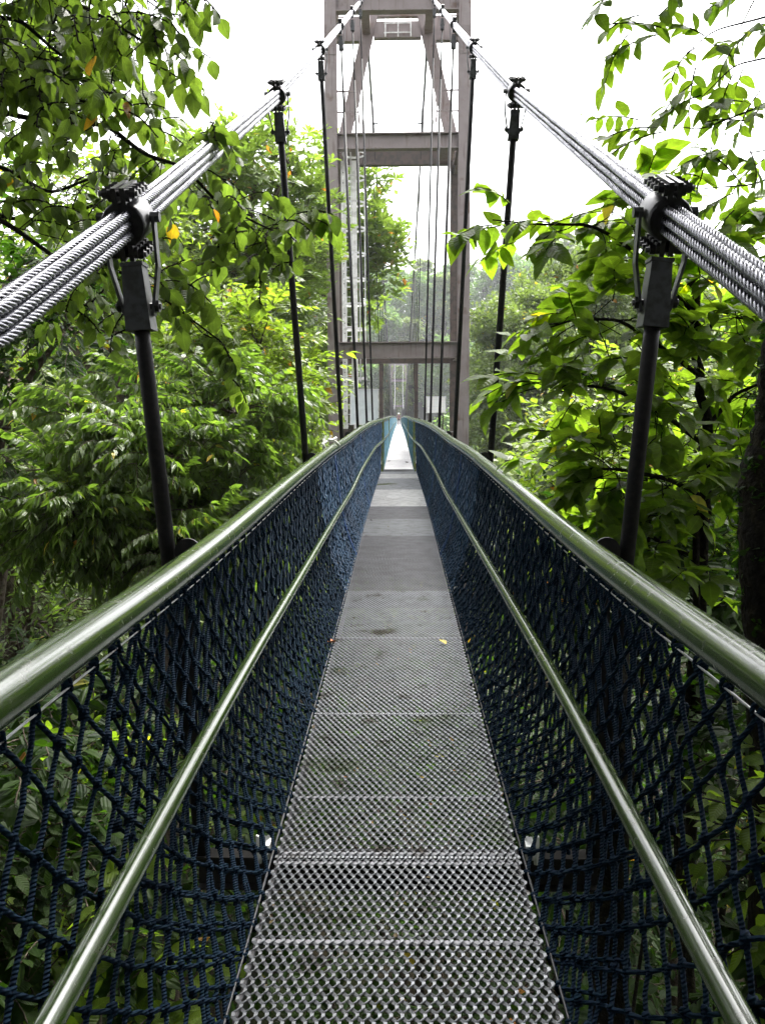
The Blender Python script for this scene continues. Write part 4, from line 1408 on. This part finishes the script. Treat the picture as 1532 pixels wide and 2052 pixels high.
# dense screen far left so no sky shows low down
for i, (px, Y, top, lab) in enumerate([(430, 40, 540, 'rounded dark tree in the wood beyond the rosette trees'), (300, 30, 560, 'broad dark tree filling the wood behind the drooping tree'), (-50, 26, 520, 'broad dark tree in the wood at the far left'),
                                       (100, 15, 800, 'low dark tree under the wood behind the left rail'), (420, 17, 860, 'low bushy tree left of the young yellow green tree')]):
    b0 = at(px, 900, Y)
    tree('forest_tree', lab, 'tree', (b0[0], Y, gl(b0[0], Y)), [C(px, top + 170, Y, 260, 180), C(px - 140, top + 380, Y, 200, 200), C(px + 140, top + 380, Y, 200, 200)],
         520, 60, 0.055 * Y ** 0.9, 0.013 * Y, 'tuft', 1 if Y < 20 else 2, 'oval', 0.3, 'fine' if i != 4 else 'pinn', tr=0.2, tint0=0.6, tight=0.38, twig_r=0)

# understory seen through the left net
ul = [(60, 1500, 4.2, 'broad leaved shrub under the left net, farther clump'), (230, 1560, 5.0, 'bright green shrub showing through the left net'), (80, 1850, 3.1, 'shrub with mottled leaves at the bottom left below the net'),
      (250, 1800, 3.4, 'low shrub under the left deck edge'), (-150, 1650, 3.6, 'shrub below the left handrail at the picture edge'), (150, 1350, 6.5, 'dim shrub behind the left handrail'), (420, 1350, 7.5, 'dim shrub below the drooping tree')]
for i, (px, py, Y, lab) in enumerate(ul):
    p = at(px, py, Y)
    if abs(p[0]) < 2.05:
        p[0] = math.copysign(2.05, p[0])
    gz = gl(p[0], Y)
    tree('shrub', lab, 'shrub', (p[0], Y, min(gz, p[2] - 0.5)), [(p[0], p[1], p[2], 0.75, 0.8, 0.5), (p[0] - 0.5, p[1] + 0.3, p[2] - 0.5, 0.8, 0.8, 0.5), (p[0] + 0.4, p[1] + 0.1, p[2] - 0.6, 0.7, 0.8, 0.5)],
         150, 30, 0.28, 0.095 if i % 2 else 0.125, 'alt', 0 if i in (1, 2, 3) else 1, 'oval', 0.27, 'big' if i in (1, 2) else 'dark', tr=0.03, tint0=0.5, tight=0.5, acc=0.004, group='shrubs under the left net')

# --- right side
rb = at(1400, 1500, 5.2)
branch_tree('broad_leaved_tree', 'near sapling with large pale green leaves and slender dark stems behind the right hanger', 'tree', (rb[0], 5.2, gl(rb[0], 5.2)),
            [(rb[0], 5.2, gl(rb[0], 5.2)), tuple(at(1395, 1300, 5.2)), tuple(at(1405, 1100, 5.2)), tuple(at(1420, 900, 5.2)), tuple(at(1400, 730, 5.2)), tuple(at(1385, 560, 5.2)), tuple(at(1380, 460, 5.2))],
            [[at(1400, 640, 5.2), at(1330, 560, 5.1), at(1240, 480, 5.0), at(1180, 450, 4.9), at(1080, 450, 4.9), at(980, 440, 4.9)],
             [at(1410, 760, 5.2), at(1330, 700, 5.0), at(1240, 640, 5.0), at(1150, 640, 5.0), at(1090, 660, 5.0)],
             [at(1420, 900, 5.2), at(1330, 830, 4.9), at(1230, 780, 4.9), at(1150, 770, 4.9), at(1130, 790, 4.9)],
             [at(1415, 1000, 5.2), at(1340, 960, 4.8), at(1240, 940, 4.7), at(1200, 940, 5.0), at(1190, 930, 5.0)],
             [at(1400, 700, 5.2), at(1440, 620, 5.2), at(1480, 640, 5.1), at(1560, 620, 5.0)],
             [at(1420, 850, 5.2), at(1470, 790, 5.2), at(1540, 760, 5.1), at(1600, 800, 5.1)],
             [at(1390, 560, 5.2), at(1350, 480, 5.2), at(1290, 440, 5.2), at(1230, 400, 5.2)],
             [at(1390, 560, 5.2), at(1440, 500, 5.3), at(1520, 470, 5.3)],
             [at(1420, 1000, 5.2), at(1480, 930, 5.2), at(1560, 900, 5.2)],
             [at(1405, 1120, 5.2), at(1330, 1090, 5.0), at(1280, 1060, 5.0), at(1260, 1050, 5.0)]],
            0, 0.24, 0.168, 'alt', 0, 'lance', 0.27, 'big', 'bark_dark', 0.045, 0.5, 0.008,
            extra=[(at(1330, 870, 5.3), 12, 0.5), (at(1450, 720, 5.6), 12, 0.6), (at(1330, 1000, 5.4), 10, 0.5)],
            bend=0.22, dens=[22, 26, 30, 30, 18, 18, 18, 12, 18, 18], br=0.010, wav=0.05)
rt = at(1750, 600, 4.6)
branch_tree('overhanging_tree', 'sparse leafy twigs hanging against the sky in the top right corner', 'tree', (rt[0], 4.6, gl(rt[0], 4.6)),
            [(rt[0], 4.6, gl(rt[0], 4.6)), (rt[0], 4.6, 2.0), tuple(at(1700, 0, 4.6)), tuple(at(1650, -200, 4.6))],
            [[at(1660, -150, 4.6), at(1500, -60, 4.5), at(1400, -20, 4.5), at(1280, -50, 4.4), at(1150, -30, 4.4)],
             [at(1670, -60, 4.6), at(1550, 30, 4.5), at(1430, 60, 4.5), at(1370, 110, 4.5)],
             [at(1680, 40, 4.6), at(1560, 110, 4.5), at(1470, 130, 4.5), at(1400, 200, 4.5)],
             [at(1690, 120, 4.6), at(1580, 190, 4.5), at(1480, 230, 4.5), at(1400, 260, 4.5), at(1340, 250, 4.5)],
             [at(1690, 220, 4.6), at(1600, 330, 4.6), at(1510, 370, 4.6), at(1440, 375, 4.6), at(1400, 380, 4.6)],
             [at(1690, 160, 4.6), at(1600, 260, 4.7), at(1540, 300, 4.7), at(1480, 310, 4.7)],
             [at(1660, -100, 4.6), at(1540, -60, 4.6), at(1500, 20, 4.6), at(1470, 80, 4.6)]],
            0, 0.22, 0.115, 'alt', 0, 'oval', 0.25, 'big', 'bark_dark', 0.06, 0.4, 0.004,
            extra=[(at(1215, 50, 4.3), 1, 0.02)], bend=0.2, dens=[9, 8, 7, 8, 7, 6, 5], br=0.005, wav=0.05)

# bright middle-distance bushes behind the sapling
for i, (px, py, Y, rx, ry, lm, lab) in enumerate([
        (1250, 850, 8.5, 150, 130, 'yel', 'sunny yellow green bush behind the right hanger rod'),
        (1150, 960, 10, 110, 110, 'yel', 'pale bush right of the second hanger at rail height'),
        (1400, 900, 9.0, 150, 150, 'big', 'mid green bush behind the slender stems on the right'),
        (1480, 1050, 8.0, 150, 150, 'dark', 'dark bush below the pale leaves at the right edge'),
        (1250, 1080, 8.0, 150, 110, 'dark', 'dark bush behind the right bracket plate'),
        (1420, 700, 11, 150, 120, 'yel', 'yellow green bush under the right cable')]):
    b0 = at(px, py, Y)
    tree('bush', lab, 'bush', (b0[0], Y, gl(b0[0], Y)), [C(px, py, Y, rx, ry), C(px - rx * .4, py + ry * .9, Y + .3, rx * .8, ry * .9), C(px + rx * .4, py + ry * .9, Y + .3, rx * .8, ry * .9)],
         230, 45, 0.4, 0.14 if lm != 'yel' else 0.125, 'alt', 1, 'oval', 0.27, lm, tr=0.05, tint0=0.5, tight=0.42, acc=0.015, bark='bark_dark')

# far right trees
b0 = at(1050, 900, 48)
tree('feathery_tree', 'soft grey green tree with fine foliage standing right of the tower', 'tree', (b0[0], 48, gl(b0[0], 48)),
     [C(1040, 640, 48, 85, 65), C(985, 680, 48, 55, 75), C(1090, 620, 49, 80, 80), C(1010, 790, 47, 80, 90), C(1090, 760, 47, 90, 110), C(1000, 890, 46, 80, 70), C(960, 740, 49, 40, 80)],
     3000, 240, 1.0, 0.26, 'tuft', 2, 'oval', 0.3, 'fine', tr=0.35, tint0=0.62, tight=0.26, twig_r=0)
b0 = at(1200, 900, 36)
tree('feathery_tree', 'taller fine leaved tree behind the right cable with open twigs at its top', 'tree', (b0[0], 36, gl(b0[0], 36)),
     [C(1140, 540, 36, 60, 60), C(1190, 560, 36, 100, 70), C(1290, 600, 36, 120, 80), C(1180, 690, 36, 110, 90), C(1330, 720, 36, 130, 100), C(1450, 620, 36, 120, 100), C(1200, 850, 35, 120, 110), C(1400, 850, 35, 150, 120)],
     3000, 260, 0.85, 0.21, 'tuft', 2, 'oval', 0.3, 'fine', tr=0.3, tint0=0.5, tight=0.25, twig_r=0)
for i, (px, Y, top, lab) in enumerate([(1560, 22, 620, 'broad dark tree in the wood at the far right'), (1250, 20, 860, 'low dark tree in the wood behind the right bushes'), (1080, 28, 880, 'low tree in the wood below the feathery tree')]):
    b0 = at(px, 900, Y)
    tree('forest_tree', lab, 'tree', (b0[0], Y, gl(b0[0], Y)), [C(px, top + 150, Y, 220, 160), C(px - 110, top + 340, Y, 180, 200), C(px + 120, top + 340, Y, 180, 200)],
         480, 60, 0.055 * Y ** 0.9, 0.012 * Y, 'tuft', 2, 'oval', 0.3, 'dark' if i < 2 else 'fine', tr=0.2, tint0=0.6, tight=0.38, twig_r=0)

# dark mossy trunk at the right edge and the dark one below the rail
tk = thing('tree_trunk', 'black mossy tree trunk cut by the right edge of the picture', 'tree', (at(1560, 1500, 3.2)[0], 3.2, -7))
mb = MB()
pts = [(at(1575, 1900, 3.2)[0], 3.2, -7)] + [at(x, y, 3.2) for x, y in ((1570, 1700), (1562, 1400), (1556, 1150), (1548, 980), (1570, 850), (1582, 720), (1610, 560), (1660, 300), (1700, 0))]
pts = np.array(pts)
s_ = np.linspace(0, len(pts) - 1, 70)
P = np.stack([np.interp(s_, np.arange(len(pts)), pts[:, k]) for k in range(3)], -1)
rr = np.interp(s_, [0, 1, 3, 4, 5, 6, 9], [.14, .12, .125, .13, .10, .10, .08]) * rng.uniform(0.93, 1.07, 70)
mb.tube(P, rr, 14)
mb.build('trunk', M['bark_dark'], tk)
mb = MB()
k = 260
ii = rng.integers(6, 60, k)
dr = unit(rng.normal(0, 1, (k, 3)) * A(1, 1, 0.3))
sprays_into(mb, P[ii] + dr * rr[ii][:, None] * 0.9, dr, 0.05, 0.03, 'tuft', 1, 'oval', 0.35, 0.3, 0.2, twig_r=0)
finish_leaves(mb, 'moss', [M['dark'], M['bark_dark']], tk)
tk = thing('tree_trunk', 'dark brown tree trunk rising behind the right net', 'tree', (at(1215, 1500, 3.6)[0], 3.6, -7))
mb = MB()
x0 = at(1215, 1500, 3.9)[0]
P = np.stack([x0 + 0.05 * np.sin(np.linspace(0, 3, 20)), np.full(20, 3.9), np.linspace(-7, 0.42, 20)], -1)
mb.tube(P, np.linspace(0.13, 0.085, 20), 12)
mb.build('trunk', M['bark_dark'], tk)
# stems on the right, beside the sapling
for i, (xa, xb, ya_, yb_, rad, lab) in enumerate([(1405, 1412, 1700, 930, 0.035, 'slender bare stem beside the sapling trunk'), (1375, 1392, 1700, 1010, 0.025, 'thin dark stem left of the sapling trunk'), (1310, 1300, 1600, 1000, 0.012, 'thin leafless stick behind the right rail')]):
    a_, b_ = at(xa, ya_, 5.0), at(xb, yb_, 5.0)
    mb = MB(); limb(mb, (a_[0], 5.0, gl(a_[0], 5.0)), b_, rad * 1.3, rad * 0.8, 14, 0.1, 0, 8)
    tag(mb.build('bare_stem', M['bark_dark']), lab, 'stem', 'bare stems on the right')

ur = [(1480, 1680, 2.6, 'big', 'bright green shrub glowing behind the right net at the picture edge'), (1330, 1500, 4.2, 'dark', 'dim shrub behind the right net under the rail'), (1400, 1720, 4.0, 'dark', 'dim low shrub under the right deck edge'),
      (1450, 1380, 5.0, 'dark', 'dark shrub below the right handrail'), (1100, 1330, 8.0, 'yel', 'pale bush showing through the right net beyond the trunk'), (1400, 2000, 2.6, 'dark', 'dark shrub at the bottom right corner'), (1600, 1800, 3.0, 'dark', 'dark shrub low on the right outside the net')]
for i, (px, py, Y, lm, lab) in enumerate(ur):
    p = at(px, py, Y)
    if abs(p[0]) < 2.05 and i:
        p[0] = math.copysign(2.05, p[0])
    if i == 0:
        p[0] += 0.5
    sc = 0.45 if i == 0 else 0.7
    tree('shrub', lab, 'shrub', (p[0], Y, min(gl(p[0], Y), p[2] - 0.5)), [(p[0], p[1], p[2], sc, sc, sc * .6), (p[0] + 0.3 * sc, p[1] + 0.3, p[2] - 0.5 * sc, sc, sc, sc * .6)],
         90 if i == 0 else 130, 25, 0.25, 0.085 if i == 0 else 0.11, 'alt', 0 if i == 0 else 1, 'oval', 0.27, lm, tr=0.02, tint0=0.5, tight=0.5, group='shrubs under the right net', bark='bark_dark')

# --- under the bridge and along it
cnt = 0
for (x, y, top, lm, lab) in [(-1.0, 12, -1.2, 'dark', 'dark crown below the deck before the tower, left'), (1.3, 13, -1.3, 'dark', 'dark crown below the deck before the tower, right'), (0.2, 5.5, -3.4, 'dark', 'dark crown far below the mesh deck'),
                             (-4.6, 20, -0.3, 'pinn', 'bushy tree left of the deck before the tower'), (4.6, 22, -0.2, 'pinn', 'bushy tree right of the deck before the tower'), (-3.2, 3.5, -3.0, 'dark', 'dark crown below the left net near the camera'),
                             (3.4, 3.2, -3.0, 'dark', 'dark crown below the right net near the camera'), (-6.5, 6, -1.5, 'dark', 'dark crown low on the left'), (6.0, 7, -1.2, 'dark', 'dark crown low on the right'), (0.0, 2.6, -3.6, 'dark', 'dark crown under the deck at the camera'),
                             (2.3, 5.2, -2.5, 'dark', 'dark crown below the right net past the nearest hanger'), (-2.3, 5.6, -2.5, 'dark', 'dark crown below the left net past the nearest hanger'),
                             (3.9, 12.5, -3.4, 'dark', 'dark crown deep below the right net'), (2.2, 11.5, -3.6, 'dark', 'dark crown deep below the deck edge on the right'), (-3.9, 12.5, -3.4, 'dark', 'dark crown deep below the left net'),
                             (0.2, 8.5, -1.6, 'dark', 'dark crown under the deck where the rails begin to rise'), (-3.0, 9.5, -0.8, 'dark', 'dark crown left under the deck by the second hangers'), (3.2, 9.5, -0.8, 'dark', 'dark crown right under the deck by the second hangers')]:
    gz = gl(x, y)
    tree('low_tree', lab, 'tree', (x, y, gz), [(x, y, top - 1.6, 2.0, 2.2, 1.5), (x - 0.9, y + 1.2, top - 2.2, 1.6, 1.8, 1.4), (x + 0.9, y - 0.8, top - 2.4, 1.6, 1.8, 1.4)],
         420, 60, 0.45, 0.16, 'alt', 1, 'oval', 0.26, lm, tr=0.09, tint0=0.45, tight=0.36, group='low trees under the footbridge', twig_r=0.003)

# trees along the far span
far_specs = [(-7, 52, 3.5, 'yel', 'sunlit yellow green tree left of the deck beyond the tower'), (7.5, 62, 3.0, 'yel', 'pale tree right of the deck beyond the tower'), (-10, 78, 6.0, 'hill', 'rounded tree left of the far span'),
             (9.5, 92, 6.0, 'hill', 'rounded tree right of the far span'), (-9, 110, 7, 'hill', 'hazy tree left of the walkway near the far end'), (8, 125, 6, 'hill', 'hazy tree right of the walkway near the far end'),
             (-4.5, 40, -0.5, 'fine', 'low pale tree just beyond the tower, left of the deck'), (4.0, 38, 1.2, 'yel', 'low sunlit bush just beyond the tower, right of the deck'), (5.5, 46, 2.6, 'fine', 'low tree behind the white board')]
for (x, y, top, lm, lab) in far_specs:
    h = top - gl(x, y)
    x = math.copysign(max(abs(x), 0.62 * h + 2.4), x)
    gz = gl(x, y)
    h = top - gz
    tree('spreading_tree', lab, 'tree', (x, y, gz), [(x, y, top - h * .2, h * .32, h * .32, h * .2), (x - h * .2, y, top - h * .42, h * .3, h * .3, h * .25), (x + h * .2, y, top - h * .42, h * .3, h * .3, h * .25), (x, y, top - h * .7, h * .35, h * .3, h * .25)],
         700, 90, 0.10 * h, 0.026 * h + y * 0.0012, 'tuft', 2, 'oval', 0.32, lm, tr=0.2, tint0=0.6, tight=0.3, twig_r=0, group='trees beside the far span')

# hill trees: one crown shape repeated
hp = tree('hill_tree', 'x', 'tree', (0, 300, 0), [(0, 300, 9.5, 4.5, 4.5, 3.0), (-3, 300, 6.5, 3.8, 4, 3.2), (3, 300.5, 6.5, 3.8, 4, 3.2), (0.3, 298, 3.5, 4.4, 3.5, 3.0)],
          900, 110, 1.1, 0.6, 'tuft', 2, 'oval', 0.34, 'hill', tr=0.35, tint0=0.55, tight=0.3, twig_r=0)
hp2 = tree('hill_tree', 'x', 'tree', (0, 300, 0), [(0, 300, 12, 2.8, 2.8, 4.0), (-2, 300, 8, 3.0, 3, 2.6), (2, 300.5, 7, 3.2, 3, 3.0), (0.3, 298, 3.5, 3.6, 3.5, 3.0)],
           850, 110, 1.0, 0.55, 'tuft', 2, 'oval', 0.34, 'fine', tr=0.35, tint0=0.7, tight=0.28, twig_r=0)


def hill(src, first, x, y, z, s, rot, lab):
    r = src if first else src.copy()
    if not first:
        COL.objects.link(r)
        for ch in src.children:
            c = ch.copy(); COL.objects.link(c); c.parent = r
    r.location = (x, y, z); r.scale = (s, s, s); r.rotation_euler = (0, 0, rot)
    r['label'] = lab; r['group'] = 'trees on the far hill'
    return r


rnd = random.Random(5)
hl = []
for y, n, sp, zz in ((238, 13, 10, 0), (262, 15, 11, 3), (225, 6, 9, -2), (292, 17, 13, 6)):
    for i in range(n):
        hl.append(((i - n / 2 + rnd.uniform(-.25, .25)) * sp, y + rnd.uniform(-6, 6), rnd.uniform(1.15, 1.9)))
# keep the trees the gap beside the tower and the right treetops show
seen = {}
k = 0
for x, y, s in hl:
    z = gl(x, y) - 1.0
    first1 = 'a' not in seen; first2 = 'b' not in seen
    use2 = k % 3 == 1
    hill(hp2 if use2 else hp, first2 if use2 else first1, x, y, z, s, rnd.uniform(0, 6.28),
         'distant %s tree in the %s row of the hill, %s the walkway' % ('narrow' if use2 else 'round', 'lowest' if y < 232 else 'second' if y < 250 else 'third' if y < 277 else 'topmost', 'far left of' if x < -30 else 'just left of' if x < 0 else 'just right of' if x < 30 else 'far right of'))
    seen['b' if use2 else 'a'] = 1
    k += 1

# shade canopy of the wood the walkway comes out of: overhead and behind the camera
for (x, y, z, r, lab) in [(-4.5, -4.0, 7.5, 3.4, 'tall shade tree behind the camera on the left'), (4.2, -4.5, 7.0, 3.4, 'tall shade tree behind the camera on the right'),
                          (0.2, -8.0, 6.0, 4.2, 'tall shade tree behind the start of the walkway'), (-7.0, 2.0, 8.8, 3.4, 'tall shade tree above the left edge'), (7.6, -0.5, 8.5, 3.0, 'tall shade tree above the right edge'),
                          (0.0, -1.6, 6.8, 3.2, 'crown arching over the deck above the camera'), (-5.2, -2.5, 2.5, 2.6, 'dense tree beside the deck behind the camera, left'), (5.2, -2.5, 2.5, 2.6, 'dense tree beside the deck behind the camera, right'),
                          (0.3, -9.0, 1.0, 4.0, 'dense tree closing the view behind the camera'), (-3.6, 2.2, 8.8, 2.7, 'high crown over the deck, left'), (3.9, 2.0, 8.8, 2.7, 'high crown over the deck, right'),
                          (-4.2, 6.0, 10.4, 2.6, 'high crown left of the deck above the frame'), (4.6, 6.0, 10.4, 2.6, 'high crown right of the deck above the frame'),
                          (-7.5, 5.0, 10.6, 3.0, 'high crown far left above the frame'), (8.0, 5.0, 10.6, 3.0, 'high crown far right above the frame')]:
    tx = x if abs(x) > 1.6 else (-3.0 if x < 1 else 3.0)
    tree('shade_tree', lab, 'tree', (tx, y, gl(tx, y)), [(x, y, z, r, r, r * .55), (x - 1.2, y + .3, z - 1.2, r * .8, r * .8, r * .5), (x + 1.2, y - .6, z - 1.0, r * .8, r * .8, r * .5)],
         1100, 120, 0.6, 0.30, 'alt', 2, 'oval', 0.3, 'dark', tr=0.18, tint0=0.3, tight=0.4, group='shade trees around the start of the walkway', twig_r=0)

# the humid air that fades the far trees
hz = MB()
hz.box((0, 150, 32), (700, 460, 100))
hm = bpy.data.materials.new('haze'); hm.use_nodes = True
hn = hm.node_tree; hn.nodes.clear()
pv = hn.nodes.new('ShaderNodeVolumePrincipled'); pv.inputs['Color'].default_value = (0.93, 0.96, 1.0, 1); pv.inputs['Density'].default_value = 0.00035
pv.inputs['Anisotropy'].default_value = 0.3
ho = hn.nodes.new('ShaderNodeOutputMaterial'); hn.links.new(pv.outputs[0], ho.inputs['Volume'])
tag(hz.build('haze', hm), kind='stuff')
cy.volume_bounces = 0

# crumbs of leaf litter caught in the mesh deck
lt_ = MB()
k = 90
yy = 1.9 + 18 * rng.random(k) ** 1.3
xx = np.where(rng.random(k) < 0.6, np.sign(rng.normal(0, 1, k)) * rng.uniform(0.3, 0.4, k), rng.uniform(-0.38, 0.38, k))
leaves_mesh(lt_, np.stack([xx, yy, deck_z(yy) + 0.009], -1), rng.normal(0, 1, (k, 3)) * A(1, 1, 0.1), rng.normal(0, 0.15, (k, 3)) + A(0, 0, 1), rng.uniform(0.008, 0.028, k), rng.random(k), 1, 'oval', 0.3, 0.5, -0.2)
tag(lt_.build('leaf_litter', mat('brown leaf crumbs', (0.06, 0.04, 0.02), 0.85, color2=(0.12, 0.09, 0.03), nscale=30)), kind='stuff')
